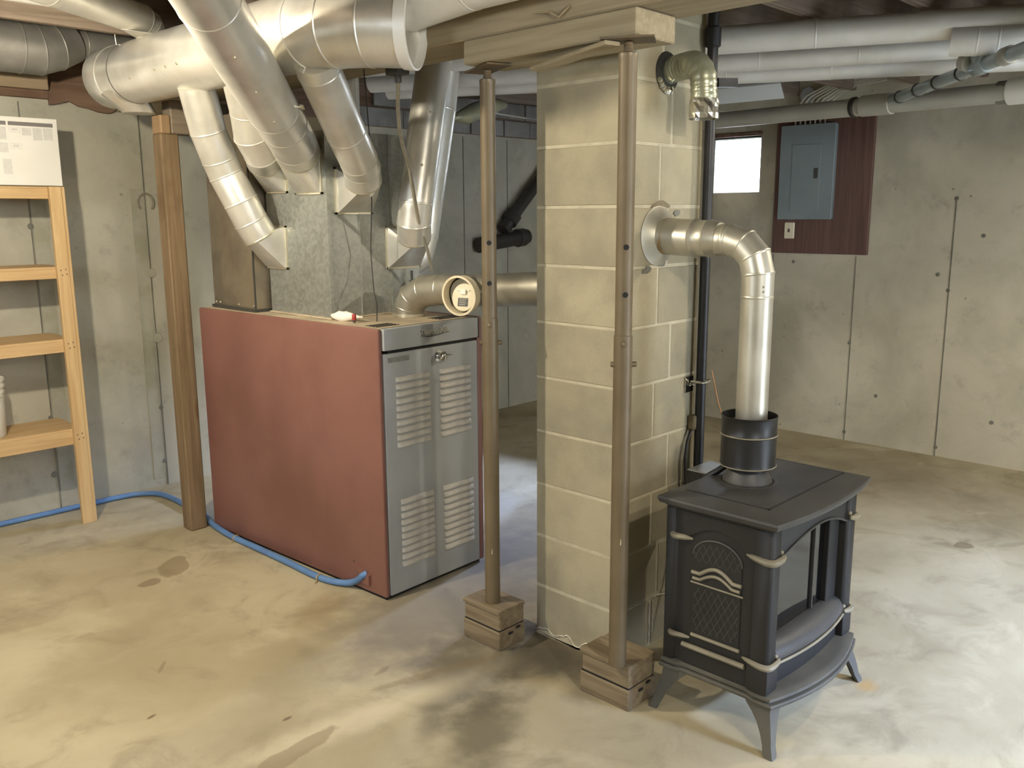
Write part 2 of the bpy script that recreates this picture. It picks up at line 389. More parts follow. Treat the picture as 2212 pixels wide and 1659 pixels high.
for i_, (axis, lo, hi, pos) in enumerate((('y', 1.5, 2.9, X0-.12), ('x', -.9, .5, Y0-.12))):
    mb = MB(); pn = MB()
    for a0, a1, z0, z1 in ((lo, lo+.04, 1.55, 2.35), (hi-.04, hi, 1.55, 2.35), (lo, hi, 1.55, 1.59), (lo, hi, 2.31, 2.35)):
        mb.box(pos-.02, pos+.02, a0, a1, z0, z1) if axis == 'y' else mb.box(a0, a1, pos-.02, pos+.02, z0, z1)
    solo('window_%d' % (i_+2), mb, M['white_plastic'], kind='structure', bevel=.003)  # unseen windows, added as openings for the two fill lamps
mb = MB(); DX0, DX1 = 2.9, 4.25
mb.box(X0, -.9, Y0-.2, Y0, 0, CEIL); mb.box(.5, DX0, Y0-.2, Y0, 0, CEIL); mb.box(-.9, .5, Y0-.2, Y0, 0, 1.55); mb.box(-.9, .5, Y0-.2, Y0, 2.35, CEIL); mb.box(DX1, X1, Y0-.2, Y0, 0, CEIL); mb.box(DX0, DX1, Y0-.2, Y0, 2.15, CEIL)
wall_front = solo('wall_front', mb, M['wall'], kind='structure', smooth=False)
mb = MB(); mb.box(DX0, DX0+.05, Y0-.2, Y0+.01, 0, 2.15); mb.box(DX1-.05, DX1, Y0-.2, Y0+.01, 0, 2.15); mb.box(DX0, DX1, Y0-.2, Y0+.01, 2.1, 2.15)
solo('door_1', mb, M['beam'], kind='structure', bevel=.004)
ceiling = solo('ceiling', MB().box(X0-.2, X1+.2, Y0-.2, Y1+.2, CEIL, CEIL+.03), M['subfloor'], kind='structure', smooth=False)
def joists(x0, x1, ys):
    j0 = part('joist', MB().box(x0, x1, -.019, .019, 2.40, CEIL), M['joist'], ceiling, bevel=.003); j0.location = (0, ys[0], 0)
    for y in ys[1:]: copypart(j0, ceiling, (0, y, 0))
joists(X0, 2.36, [4.16-.406*k for k in range(18) if k != 1])
joists(2.09, X1, [4.26-.406*k for k in range(18)] + [4.666])
shade_beam = part('joist', MB().box(2.5, X1, .735, .775, 2.25, 2.40), M['joist'], ceiling, bevel=.003)  # extra out-of-frame beam, added to shade the top of the right wall
# sill, rim and loose board on the left wall
trim1 = solo('trim_1', MB().box(X0, 3.6, Y1-.03, Y1+.15, 2.2, 2.245), M['rim'], kind='structure', bevel=.004)
mb = MB().box(X0-.2, X1+.2, Y1+.001, Y1+.2, 2.2, CEIL)
trim2 = solo('trim_2', mb, M['rim'], kind='structure', smooth=False)
mb = MB(); ragged = []
for i in range(40):
    x = 1.76 + i*.05; ragged.append((x, 2.175 + .02*math.sin(i*.9)+random.uniform(-.012, .012)))
poly = [(1.76, 2.27), *ragged, (3.76, 2.27)]
mb.prism(poly, 1, Y1-.02, Y1-.035)
part('torn_edge', mb, M['rim'], trim1, smooth=False)
mb = MB().box(.2, 1.752, Y1-.075, Y1-.002, 2.24, 2.345)
solo('plank', mb, wood_mat('pale_plank_wood', '#a08c70', '#8c7a60', (1.2, 22, 22), .8), 'pale short plank lying on the sill above the poster', 'plank', bevel=.004)
# form seams on the poured walls
def seam_left(x, w_, mat, z0=.0, z1=2.18, d=.004):
    part('form_seam', MB().box(x-w_/2, x+w_/2, Y1-d, Y1+.01, z0, z1), mat, wall_left, smooth=False)
for x in (2.235, 1.62, 1.0, 2.86, 3.5, 4.1, 4.72, 5.2): seam_left(x, .006, M['seam'])
seam_left(2.19, .07, M['seam_pale'], .05, 1.75, .003); seam_left(1.665, .075, M['seam_pale'], .1, 1.7, .003)
mb = MB()
for k in range(20):
    pass
for (x, z, r) in ((2.24, 1.275, .028), (2.243, .895, .03), (2.23, .478, .014), (2.222, .15, .012), (1.618, 1.55, .016), (1.605, .2, .018), (1.615, .52, .012)):
    part('tie_mark', MB().lathe([(r, 0), (r*.9, .005), (.4*r, .006)], (x, Y1, z), (0, -1, 0), 14), M['seam_pale'] if r > .025 else M['seam'], wall_left)
arc = [(2.24+.045*math.cos(a), Y1-.003, 1.675+.05*math.sin(a)) for a in [PI*(-.25+1.5*k/16) for k in range(17)]]
part('tie_ring', MB().tube(arc, .007, 6), simple('damp_ring', '#85826f', '#787566', 9, .9), wall_left)
def seam_right(y, w_=.006, z0=0., z1=2.1, mat='seam'):
    part('form_seam', MB().box(X1-.004, X1+.01, y-w_/2, y+w_/2, z0, z1), M[mat], wall_right, smooth=False)
for y, z1 in ((1.925, 1.68), (2.543, 1.30), (1.31, 2.1), (.7, 2.1), (3.16, 1.3)): seam_right(y, z1=z1)
for (y, z) in ((1.925, 1.68), (1.922, .06), (2.545, .06), (2.55, .7), (1.93, 1.1), (2.34, .35), (1.6, .28), (2.0, 1.2), (1.75, 1.45), (3.0, 1.25)):
    part('tie_mark', MB().lathe([(.013, 0), (.012, .004), (.005, .005)], (X1, y, z), (-1, 0, 0), 12), M['seam'], wall_right)
# block courses on top of the left wall (seen between furnace and chimney)
for row, z in enumerate((2.205, 2.34, 2.475)):
    x = 3.75 + (.12 if row % 2 else 0)
    while x < 5.95:
        L = random.choice((.36, .39, .3)); e = random.uniform(-.012, .012)
        part('concrete_block', MB().box(x, min(x+L, X1)-.012, Y1-.02+e, Y1-.001, z, z+.122), M['block_grey'], wall_left, bevel=.004)
        x += L
# window
win = solo('window_1', MB().box(X1+.12, X1+.16, WY0, WY0+.010, WZ0, WZ1).box(X1+.12, X1+.16, WY1-.010, WY1, WZ0, WZ1).box(X1+.12, X1+.16, WY0+.010, WY1-.010, WZ1-.010, WZ1).box(X1+.12, X1+.16, WY0+.010, WY1-.010, WZ0, WZ0+.008),
           M['white_plastic'], kind='structure', bevel=.003)
part('pane', MB().box(X1+.138, X1+.142, WY0+.010, WY1-.010, WZ0+.008, WZ1-.010), M['pane'], win, smooth=False)
mb = MB().box(X1-.012, X1+.12, WY0-.01, WY1+.01, WZ1, WZ1+.03)
part('lintel', mb, M['rim'], win, bevel=.003)

# ------------------------------------------------------------------ chimney
CX, CY, CW, CD = 2.353, 1.766, .455, .388
chim = thing('chimney', 'tall square cinder block chimney behind the two brown posts', 'chimney', (CX, CY, 0))
part('mortar', MB().box(.0015, CW-.0015, .0015, CD-.0015, 0, 2.395), M['mortar'], chim, smooth=False)
CH = .2032; z = 0.; row = 0
meshes = {}
while z < 2.39:
    a = .197 if row % 2 == 0 else (.285 if row in (3, 5) else .23)
    if row in (4, 6, 2, 8): a = .192
    a = {0: .199, 1: .24, 2: .194, 3: .288, 4: .19, 5: .285, 6: .198, 7: .25, 8: .197, 9: .26, 10: .2, 11: .25}[row]
    top = min(z+CH-.0095, 2.395)
    for x0, x1 in ((0, a-.005), (a+.005, CW)):
        e = random.uniform(-.0012, .0012)
        part('block', MB().box(x0 + (e if x0 == 0 else 0), x1, e, CD+e, z+.0, top), M['block'], chim, bevel=.0025)
    z += CH; row += 1
mb = MB()
part('broken_mortar', mb.prism([(.205+.055*math.cos(a)*random.uniform(.85, 1.1), 1.633-.25*(.055*math.cos(a))**2*20+.011*math.sin(a)*random.uniform(.6, 1.2)) for a in [2*PI*k/14 for k in range(14)]], 1, -.003, .0), simple('bare_brown_patch', '#6f6450', '#857a63', 12, .95), chim, smooth=False)
for (px, pz, w_) in ((.115, 1.405, .022), (.14, 1.413, .02), (.215, 1.425, .03), (.3, 1.6, .02)):
    part('broken_mortar', MB().prism([(px+w_*math.cos(a)*random.uniform(.6, 1.1), pz+.013*math.sin(a)*random.uniform(.5, 1.2)) for a in [2*PI*k/10 for k in range(10)]], 1, -.003, 0.), M['seam'], chim, smooth=False)

ef = simple('efflorescence', '#d3cfc2', '#b5b0a0', 40, .95)
pts = [(-.002, y, .022+.012*math.sin(y*60)+random.uniform(-.006, .006)) for y in [i*.0155 for i in range(26)]]
part('salt_line', MB().tube(pts, .0028, 5), ef, chim)
part('mortar_foot', MB().prism([(0, 0), (0, .016)] + [(y[1], y[2]-.006) for y in pts] + [(CD, 0)], 0, -.006, .0), M['mortar'], chim, smooth=False)
for (px, q) in ((.194, 0), (.215, 1)):
    part('salt_line', MB().tube([(px+random.uniform(-.003, .003), -.001, z_) for z_ in [.015+.018*i for i in range(10)]], .003, 5), ef, chim)
part('salt_line', MB().tube([(x_, -.001, .196+random.uniform(-.003, .003)) for x_ in [.02+.02*i for i in range(9)]], .0028, 5), ef, chim)
part('salt_line', MB().tube([(.22+.02*i, -.001, .192-.0008*i*i+random.uniform(-.003, .003)) for i in range(9)], .0028, 5), ef, chim)
# ------------------------------------------------------------------ beams, posts
beam = solo('ceiling_girder', MB().box(2.11, 2.345, Y0, Y1-.02, 2.165, 2.398), M['beam'], 'long wooden girder under the ceiling joists, running above the chimney', 'beam', bevel=.006)
bol = thing('bolster_beam', 'short thick plank bolted under the girder, above the two brown posts', 'beam', (2.21, 1.9, 2.087))
part('plank', MB().box(2.107, 2.30, 1.551, 2.258, 2.087, 2.163), M['bolster'], bol, True, bevel=.004)
part('splinter', MB().tube([(2.102, 1.79, 2.2), (2.1, 1.83, 2.175), (2.1, 1.87, 2.195), (2.101, 1.92, 2.2)], .0035, 6), M['bolster'], bol, True)
hdr = solo('header_beam', MB().box(2.0, 2.62, 4.185, 4.275, 1.985, 2.14), wood_mat('header_wood', '#7f7261', '#6d6152', (1.2, 22, 22), .85), 'short grey wooden header beam resting against the top of the wooden post', 'beam', bevel=.005)
post = thing('wooden_post', 'rough square wooden post standing left of the furnace', 'post', (1.98, 4.235, 0))
part('timber', MB().box(1.945, 2.035, 4.192, 4.282, 0, 1.985), M['post'], post, True, bevel=.006)
part('cap_block', MB().box(1.95, 1.998, 4.19, 4.284, 1.985, 2.07), M['post_pale'], post, True, bevel=.004)
0 and part('side_board', MB().box(1.925, 1.946, 4.20, 4.285, .9, 2.03), M['post_pale'], post, True, bevel=.003)

def steel_post(cx, cy, zb, label, blabel, plate):
    t = thing('steel_post', label, 'post', (cx, cy, zb), 0, 'adjustable steel posts by the chimney')
    part('lower_tube', MB().lathe([(.0285, 0), (.0285, 1.235-zb), (.0268, 1.237-zb)], (0, 0, 0), n=32), M['pole'], t)
    part('upper_tube', MB().lathe([(.0262, 1.236-zb), (.0262, 2.03-zb), (.0275, 2.033-zb), (.0275, 2.045-zb), (.02, 2.048-zb)], (0, 0, 0), n=32), M['pole'], t)
    part('jack_screw', MB().lathe([(.0125 + (.0015 if k % 2 else 0), 2.044-zb + k*.004) for k in range(9)], (0, 0, 0), n=16), M['rust'], t)
    part('top_plate', plate, M['rust'], t, True, bevel=.001)
    dirc = V((-.70, -.714, 0))
    for z in (1.50, 1.36):
        p = dirc*.0255; part('hole', MB().cyl(p+V((0, 0, z-zb)), p+dirc*.0015+V((0, 0, z-zb)), .0085, n=16), M['black'], t)
    p = dirc*.0275; part('pin', MB().lathe([(.0085, 0), (.0085, .006), (.005, .009)], p+V((0, 0, 1.212-zb)), dirc, 14), M['pole'], t)
    q = V((.71, -.70, 0))
    part('pin', MB().lathe([(.008, 0), (.0085, .062), (.0085, .078), (.004, .08)], -q*.037+V((0, 0, 1.147-zb)), q, 14), M['pole'], t)
    part('scrape', MB().prism([(-.004, .0), (.004, .003), (.006, .016), (0, .02)], 1, -.0005, .0005), M['cream'], t).location = dirc*.0287+V((0, 0, .42 if cx < 2.15 else .2))
    return t
bzt = .157
pl = MB().bar((2.15, 2.13, 2.082), (2.235, 2.33, 2.082), .09, .006)
steel_post(2.188, 2.228, bzt, 'brown steel jack post left of the chimney, on the farther block pile', '', pl)
pl = MB().bar((2.09, 1.66, 2.082), (2.17, 1.53, 2.082), .10, .006)
steel_post(2.132, 1.596, bzt, 'brown steel jack post in front of the chimney corner', '', pl)
sh = MB().bar((2.09, 1.62, 2.072), (2.175, 1.99, 2.050), .055, .012)
solo('wood_shim', sh, M['bolster'], 'thin wooden shim sticking out under the bolster beside the front post', 'shim', bevel=.001)
def block_pile(x0, y0, wx, wy, label, seed):
    random.seed(seed)
    t = thing('block_pile', label, 'wood blocks', (x0+wx/2, y0+wy/2, 0), 0, 'wood block piles under the steel posts')
    e = random.uniform(.003, .006)
    part('board', MB().box(-wx/2, wx/2, -wy/2, wy/2, 0, .074), M['blockwood'], t, bevel=.004)
    part('board', MB().box(-wx/2+e, wx/2-.003, -wy/2+.002, wy/2-e, .077, .141), M['blockwood'], t, bevel=.004)
    part('board', MB().box(-wx/2-.002, wx/2-.034, -wy/2+.001, wy/2, .1415, .157), M['blockwood'], t, bevel=.002)
    part('board', MB().box(wx/2-.031, wx/2+.002, -wy/2+.003, wy/2-.004, .1415, .156), M['blockwood'], t, bevel=.002)
    part('stain_gap', MB().box(-wx/2+.004, wx/2-.006, -wy/2+.005, wy/2-.005, .07, .08), M['black'], t, smooth=False)
    for k in range(2): part('nail_slot', MB().box(-.02+k*.04, .0+k*.04, -wy/2-.0045, -wy/2+.002, .052+k*.012, .059+k*.012), M['black'], t, smooth=False)
    return t
block_pile(2.135, 2.142, .14, .195, 'stacked wood block pile under the farther steel post', 3)
block_pile(2.137, 1.552, .15, .205, 'stacked wood block pile under the front steel post, next to the stove leg', 5)

# ------------------------------------------------------------------ furnace
FUR = thing('furnace', 'big dull red and grey furnace with louvered door, left of the chimney', 'furnace', (2.117, 2.792, 0), .0448)
FD, FW, FH = 1.368, .588, 1.152
mb = MB(); 
sidepoly = [(0.0, .012), (FD, .012), (FD, FH-.012), (FD-.012, FH), (.012, FH), (0, FH-.012)]
part('side_panel', MB().box(0, .022, .0, FD, .012, FH), M['red'], FUR, bevel=.010, seg=3)
part('side_panel', MB().box(FW-.02, FW+.012, .0, FD, .012, FH), M['red'], FUR, bevel=.008, seg=2)
part('back_panel', MB().box(.02, FW-.02, FD-.02, FD, .012, FH-.004), M['grey_enamel'], FUR)
part('inner_frame', MB().box(.024, FW-.024, .03, .06, .015, FH-.01), M['black'], FUR, smooth=False)
part('base_rail', MB().box(.01, FW-.01, .012, FD-.01, 0, .014), M['black'], FUR, smooth=False)
top = part('top_panel', MB().box(.02, FW-.018, .01, FD-.01, FH-.014, FH-.001), M['dust_top'], FUR, bevel=.003)
for k in range(4):
    part('vent_slot', MB().box(.05, .17, .06+k*.022, .069+k*.022, FH-.0015, FH+.0006), M['black'], FUR, smooth=False)
    part('vent_slot', MB().box(.40, .55, .06+k*.022, .069+k*.022, FH-.0015, FH+.0006), M['black'], FUR, smooth=False)
part('fascia', MB().box(.022, FW-.022, -.012, .03, 1.062, FH-.001), M['grey_enamel'], FUR, bevel=.007, seg=2)
part('shadow_slot', MB().box(.05, FW-.04, .002, .03, 1.048, 1.062), M['black'], FUR, smooth=False)
door = part('door', MB().box(.024, FW-.024, -.004, .02, .018, 1.049), M['grey_enamel'], FUR, bevel=.004, seg=2)
part('plate', MB().box(.045, .16, -.0055, -.004, 1.012, 1.032), simple('worn_label_plate', '#7c7d78', '#6f706b', 30, .6), door, smooth=False)
def louver_mb():
    mbx = MB(); W_, n = .19, 10
    rings = []
    for i, x in enumerate((-.095, -.089, -.08, .08, .089, .095)):
        k = (0.12, .7, 1, 1, .7, .12)[i]
        rings.append([(x, 0, .0115), (x, -.006*k, .009*k + .002), (x, -.011*k, .001), (x, -.0125*k, -.0065), (x, -.011*k, -.0095), (x, 0, -.0095)])
    return mbx.loft(rings)
lv = None
for (cx, z0) in ((.178, .662), (.425, .662), (.186, .140), (.434, .140)):
    for k in range(10):
        z = z0 + k*.0306
        if lv is None:
            lv = part('louver', louver_mb(), M['louver'], door, ang=50); lv.location = (cx, -.004, z)
        else: copypart(lv, door, (cx, -.004, z))
        part('louver_gap', MB().box(cx-.088, cx+.088, -.0046, -.003, z-.0125, z-.0095), M['black'], door, smooth=False)
mb = MB().lathe([(.024, 0), (.024, .004), (.014, .006), (.012, .02), (.02, .026), (.022, .034), (.016, .042), (.004, .046)], (.325, -.004, 1.008), (0, -1, 0), 20)
lat = part('latch', mb, M['chrome'], door)
mb = MB().tube([(.325, -.045, 1.01), (.345, -.045, 1.012), (.372, -.04, 1.013)], [.007, .005, .004], 10)
part('latch_arm', mb, M['chrome'], door)
# lettering
cu = bpy.data.curves.new('lettering', 'FONT'); cu.body = 'Thermo Pride'; cu.size = .030; cu.extrude = .0018; cu.shear = .0; cu.offset = .0006; cu.space_character = .92
tmp = bpy.data.objects.new('tmp_text', cu); COL.objects.link(tmp)
dg = bpy.context.evaluated_depsgraph_get(); dg.update()
tm = bpy.data.meshes.new_from_object(tmp.evaluated_get(dg)); bpy.data.objects.remove(tmp)
wx = max(v.co.x for v in tm.vertices)
tm.transform(Matrix.Translation((.218, -.0142, 1.108)) @ Matrix.Rotation(PI/2, 4, 'X') @ Matrix.Scale(.165/wx, 4, (1, 0, 0)))
tm.materials.clear(); tm.materials.append(M['brass'])
to = bpy.data.objects.new('lettering', tm); COL.objects.link(to); to.parent = FUR
tm2 = tm.copy(); tm2.transform(Matrix.Translation((.002, .0015, -.003))); tm2.materials.clear(); tm2.materials.append(M['dark_plate'])
ts = bpy.data.objects.new('lettering_edge', tm2); COL.objects.link(ts); ts.parent = FUR
sw = [(.216, 1.104), (.25, 1.097), (.29, 1.0955), (.33, 1.099), (.37, 1.107), (.33, 1.103), (.29, 1.1005), (.25, 1.101)]
part('swoosh', MB().prism(sw, 1, -.0142, -.0119), M['dark_plate'], FUR, smooth=False)
part('torn_corner', MB().prism([(.10, .09), (.2, .125), (.155, .075), (.17, .05), (.1, .045)], 0, -.012, .0005), M['red'], FUR)
part('tear', MB().prism([(.112, .088), (.215, .128), (.2, .118), (.15, .09)], 0, -.0022, .0005), M['black'], FUR, smooth=False)
part('side_edge', MB().box(FW-.0195, FW-.0165, -.011, .0, 1.06, FH-.004), M['dark_plate'], FUR, smooth=False)

# ------------------------------------------------------------------ plenums
sup = thing('supply_plenum', 'spotted galvanized supply plenum standing on the furnace top', 'plenum', (2.45, 3.46, 1.153))
PX0, PX1, PY0, PY1, PZ = 2.20, 2.70, 3.22, 3.71, 1.95
def creased(x0, x1, y0, y1, z0, z1, d=.006):
    mbx = MB()
    cxm, cym, czm = (x0+x1)/2, (y0+y1)/2, (z0+z1)/2
    b = [(x0,y0,z0),(x1,y0,z0),(x1,y1,z0),(x0,y1,z0),(x0,y0,z1),(x1,y0,z1),(x1,y1,z1),(x0,y1,z1)]
    c = [(cxm, y0-d, czm), (x1+d, cym, czm), (cxm, y1+d, czm), (x0-d, cym, czm)]
    fs = []
    for i, (p, q, r, s) in enumerate(((0,1,5,4),(1,2,6,5),(2,3,7,6),(3,0,4,7))):
        k = 8+i; fs += [(p,q,k),(q,r,k),(r,s,k),(s,p,k)]
    fs += [(0,3,2,1),(4,5,6,7)]
    return mbx.add(b+c, fs)
part('casing', creased(PX0, PX1, PY0, PY1, 1.153, PZ), M['spangle'], sup, True, ang=1)
part('corner_seam', MB().box(PX0-.004, PX0+.012, PY0-.004, PY0+.004, 1.153, PZ), M['spangle'], sup, True, smooth=False)
part('base_flange', MB().box(PX0-.012, PX1+.01, PY0-.012, PY1, 1.1525, 1.158), M['dust_top'], sup, True, smooth=False)
for x in (2.36, 2.53): part('panel_seam', MB().box(x, x+.004, PY0-.006, PY0+.002, 1.16, PZ), M['spangle'], sup, True, smooth=False)
ret = thing('return_plenum', 'brownish sheet metal return plenum on the far end of the furnace', 'plenum', (2.35, 3.93, 1.153))
part('casing', creased(2.135, 2.58, 3.735, 4.14, 1.165, 2.06, .004), M['brown_sheet'], ret, True, ang=1)
part('base_flange', MB().box(2.122, 2.59, 3.732, 4.145, 1.153, 1.166), M['dark_plate'], ret, True, smooth=False)
for i, y in enumerate((4.12, 4.08, 3.9, 3.76)): part('rivet', MB().lathe([(.006, 0), (.004, .004)], (2.134, y, 1.178), (-1, 0, 0), 8), M['galv_edge'], ret, True)
part('side_seam', MB().box(2.128, 2.136, 3.735, 3.742, 1.166, 2.06), M['dark_plate'], ret, True, smooth=False)

# ------------------------------------------------------------------ ducts
def ring_bead(ring, t, k=1.022, w_=.0045):
    c = V((0, 0, 0))
    for p in ring: c += p
    c /= len(ring)
    return [[p - t*w_ for p in ring], [c+(p-c)*k - t*w_*.4 for p in ring], [c+(p-c)*k + t*w_*.4 for p in ring], [p + t*w_ for p in ring]]
def bend(P0, P1, P2, rad, g=3):
    P0, P1, P2 = V(P0), V(P1), V(P2); a = (P0-P1).normalized(); b = (P2-P1).normalized()
    ang = math.acos(max(-1, min(1, a.dot(b)))); L = rad/math.tan(ang/2)
    bis = (a+b).normalized(); C = P1 + bis*(rad/math.sin(ang/2)); s0 = (P1+a*L-C); s1 = (P1+b*L-C)
    out = []
    tot = math.acos(max(-1, min(1, s0.normalized().dot(s1.normalized())))); ax = s0.cross(s1).normalized()
    for k in range(g+1): out.append(C + Matrix.Rotation(tot*k/g, 3, ax) @ s0)
    return out
def duct(root, path, r, mat, n=32, beads=None, caps=(False, False), names=None, screws=True, beadmat=None, wall=True):
    rings = sweep(path, r, n); path = [V(p) for p in path]
    for i in range(len(rings)-1):
        L = (path[i+1]-path[i]).length
        nm = names[i] if names else ('pipe' if L > .2 else 'elbow_gore')
        mbx = MB(); t = (path[i+1]-path[i]).normalized()
        mbx.loft([rings[i], rings[i+1]], True, True)
        if i > 0 and (beads is None or i in beads):
            if (path[i]-path[i-1]).normalized().dot(t) > .0: mbx.loft(ring_bead(rings[i], t), False, False)
        part(nm, mbx, mat, root, True, ang=40)
    return rings
def bead_at(root, p, t, r, mat, name='band', k=1.03, w_=.008):
    t = V(t).normalized(); u, v = frame_for(t); p = V(p)
    ring = [p + (u*math.cos(2*PI*i/32)+v*math.sin(2*PI*i/32))*r for i in range(32)]
    part(name, MB().loft(ring_bead(ring, t, k, w_), False, False), mat, root, True, ang=60)
def boot(root, face_c, nrm, ua, w_, h, P, t, r, mat):
    "rectangular flange on a plenum face flaring into a round collar at P"
    face_c = V(face_c); nrm = V(nrm); ua = V(ua); va = V((0, 0, 1)); P = V(P); t = V(t).normalized()
    u2 = (ua - t*ua.dot(t)).normalized(); v2 = t.cross(u2); 
    if v2.dot(va) < 0: v2 = -v2
    n = 8; rect = []; circ = []
    cs = [(-1, -1), (1, -1), (1, 1), (-1, 1)]
    for sIdx in range(4):
        (a0, b0), (a1, b1) = cs[sIdx], cs[(sIdx+1) % 4]
        for k in range(n):
            f = k/n; a = a0+(a1-a0)*f; b = b0+(b1-b0)*f
            rect.append(face_c + ua*a*w_/2 + va*b*h/2)
            ph = math.radians(-135 + 90*(sIdx+f))
            circ.append(P + (u2*math.cos(ph) + v2*math.sin(ph))*r)
    part('boot', MB().loft([[p + nrm*.0 for p in rect], [p + nrm*.018 for p in rect], circ], True, True), mat, root, True, ang=25)
    fl = MB(); e = .008
    for sgn in (-1, 1):
        fl.bar(face_c + ua*sgn*(w_/2+e/2) - va*(h/2+e), face_c + ua*sgn*(w_/2+e/2) + va*(h/2+e), .022, e, up=ua)
        fl.bar(face_c + va*sgn*(h/2+e/2) - ua*(w_/2+e), face_c + va*sgn*(h/2+e/2) + ua*(w_/2+e), .022, e, up=va)
    part('flange', fl, M['galv_edge'], root, True, smooth=False)
    part('collar_bead', MB().loft(ring_bead(circ, t), False, False), M['galv_edge'], root, True)

NX, NY = (-1, 0, 0), (0, -1, 0)
# main trunk
trunk = thing('trunk_duct', 'fat galvanized trunk duct hanging below the ceiling with capped left end', 'duct', (1.84, 3.4, 2.10))
TX, TR = 1.84, .134
tp = [(TX, 4.41, 2.243), (TX, 3.62, 2.238), (TX, 2.74, 2.231), (1.865, 2.62, 2.226), (1.915, 2.50, 2.220), (1.985, 2.395, 2.213)]
rg = duct(trunk, tp, TR, M['galv'], beads=(2, 3, 4), names=['pipe', 'pipe', 'elbow_gore', 'elbow_gore', 'elbow_gore'])
part('end_cap', MB().lathe([(TR*1.025, -.13), (TR*1.03, -.125), (TR*1.03, .0), (TR*.985, .012), (.001, .013)], (TX, 4.43, 2.243), (0, 1, 0), 32), M['galv'], trunk, True)
bead_at(trunk, (TX, 4.305, 2.242), (0, 1, 0), TR*1.02, M['galv'], k=1.012)
for y in (4.16,): bead_at(trunk, (TX, y, 2.241), (0, 1, 0), TR, M['dark_plate'], 'seam_gap', 1.004, .004)
dirc = (V(tp[-1])-V(tp[-2])).normalized()
e0 = V(tp[-1])
part('end_collar', MB().lathe([(TR*1.0, -.012), (TR*1.035, -.01), (TR*1.045, .012), (TR*1.045, .03), (TR*1.0, .032), (TR*.97, .0)], e0, dirc, 32, cap=False), M['galv_light'], trunk, True)
for (y, ph) in ((3.95, .4), (3.7, .35), (3.6, .35), (3.5, .35), (3.0, .5)):
    part('screw', MB().lathe([(.006, 0), (.006, .003), (.002, .005)], (TX-TR*math.cos(ph), y, 2.238-TR*math.sin(ph)), (-math.cos(ph), 0, -math.sin(ph)), 8), M['galv_edge'], trunk, True)
part('takeoff', MB().loft([[(TX-.02+.10*math.cos(a), 4.26+.10*math.sin(a), 2.15) for a in [2*PI*k/24 for k in range(24)]], [(TX+.05+.075*math.cos(a), 4.27+.075*math.sin(a), 2.075) for a in [2*PI*k/24 for k in range(24)]]]), M['galv'], trunk, True)
trunk_done = True
sec = thing('extension_duct', 'slimmer pale duct leaving the trunk elbow toward the upper frame edge', 'duct', (2.0, 1.5, 2.15))
duct(sec, [(1.995, 2.40, 2.28), (2.0, 2.1, 2.302), (2.0, -.6, 2.31)], .083, M['galv_light'])
# branches
d1 = thing('branch_duct', 'lowest left branch duct, elbowed, from trunk left end to the furnace plenum', 'duct', (2.0, 3.63, 1.36), 0, 'branch ducts between trunk and plenum')
p1 = [(2.11, 3.62, 1.505), (2.07, 3.63, 1.575), (2.03, 3.635, 1.66), (1.985, 3.665, 1.775), (1.955, 3.66, 1.84), (1.90, 3.64, 1.955), (1.84, 3.60, 2.13)]
boot(d1, (PX0, 3.63, 1.455), NX, (0, 1, 0), .165, .18, p1[0], V(p1[1])-V(p1[0]), .076, M['galv'])
duct(d1, p1, .076, M['galv'], names=['elbow_gore', 'pipe', 'pipe', 'elbow_gore', 'pipe', 'pipe'])
d2 = thing('branch_duct', 'second branch duct, half hidden behind the long sloping one', 'duct', (2.05, 3.5, 1.7), 0, 'branch ducts between trunk and plenum')
p2 = [(2.11, 3.555, 1.835), (2.06, 3.49, 1.865), (2.0, 3.455, 1.93), (1.965, 3.41, 2.02), (1.88, 3.32, 2.18)]
boot(d2, (PX0, 3.60, 1.795), NX, (0, 1, 0), .16, .18, p2[0], V(p2[1])-V(p2[0]), .076, M['galv'])
duct(d2, p2, .076, M['galv'], names=['elbow_gore', 'elbow_gore', 'pipe', 'pipe'])
d3 = thing('branch_duct', 'longest nearest branch duct crossing in front of the trunk', 'duct', (1.8, 3.0, 1.7), 0, 'branch ducts between trunk and plenum')
p3 = [(2.115, 3.295, 1.862), (2.06, 3.235, 1.888), (1.93, 3.10, 1.945), (1.83, 3.0, 1.985), (1.316, 2.468, 2.2), (.90, 2.04, 2.375), (.84, 1.98, 2.46), (.83, 1.97, 2.62)]
boot(d3, (PX0, 3.345, 1.785), NX, (0, 1, 0), .19, .18, p3[0], V(p3[1])-V(p3[0]), .094, M['galv'])
duct(d3, p3, .094, M['galv'], names=['elbow_gore', 'pipe', 'pipe', 'pipe', 'pipe', 'elbow_gore', 'elbow_gore'])
sd = (V(p3[4])-V(p3[3])).normalized()
for s in (.1, .35, .6):
    q = V(p3[3]) + sd*s; u, v = frame_for(sd); part('screw', MB().lathe([(.006, 0), (.006, .003), (.002, .006)], q + (u*.3 - v*.95).normalized()*.093, (u*.3-v*.95), 8), M['galv_edge'], d3, True)
q = V(p3[3])+sd*.02; part('damper_wingnut', MB().bar(q+u*.09, q+u*.115, .02, .004).bar(q+u*.112-sd*.018, q+u*.112+sd*.018, .012, .004), M['galv_edge'], d3, True)
d4 = thing('branch_duct', 'middle branch duct running from under the trunk elbow to the plenum front', 'duct', (2.2, 3.0, 1.6), 0, 'branch ducts between trunk and plenum')
p4 = [(2.305, 3.10, 1.745), (2.265, 3.055, 1.79), (2.225, 3.02, 1.82), (2.10, 2.925, 1.915), (1.87, 2.75, 2.10), (1.845, 2.73, 2.13)]
boot(d4, (2.335, PY0, 1.70), NY, (1, 0, 0), .18, .18, p4[0], V(p4[1])-V(p4[0]), .078, M['galv'])
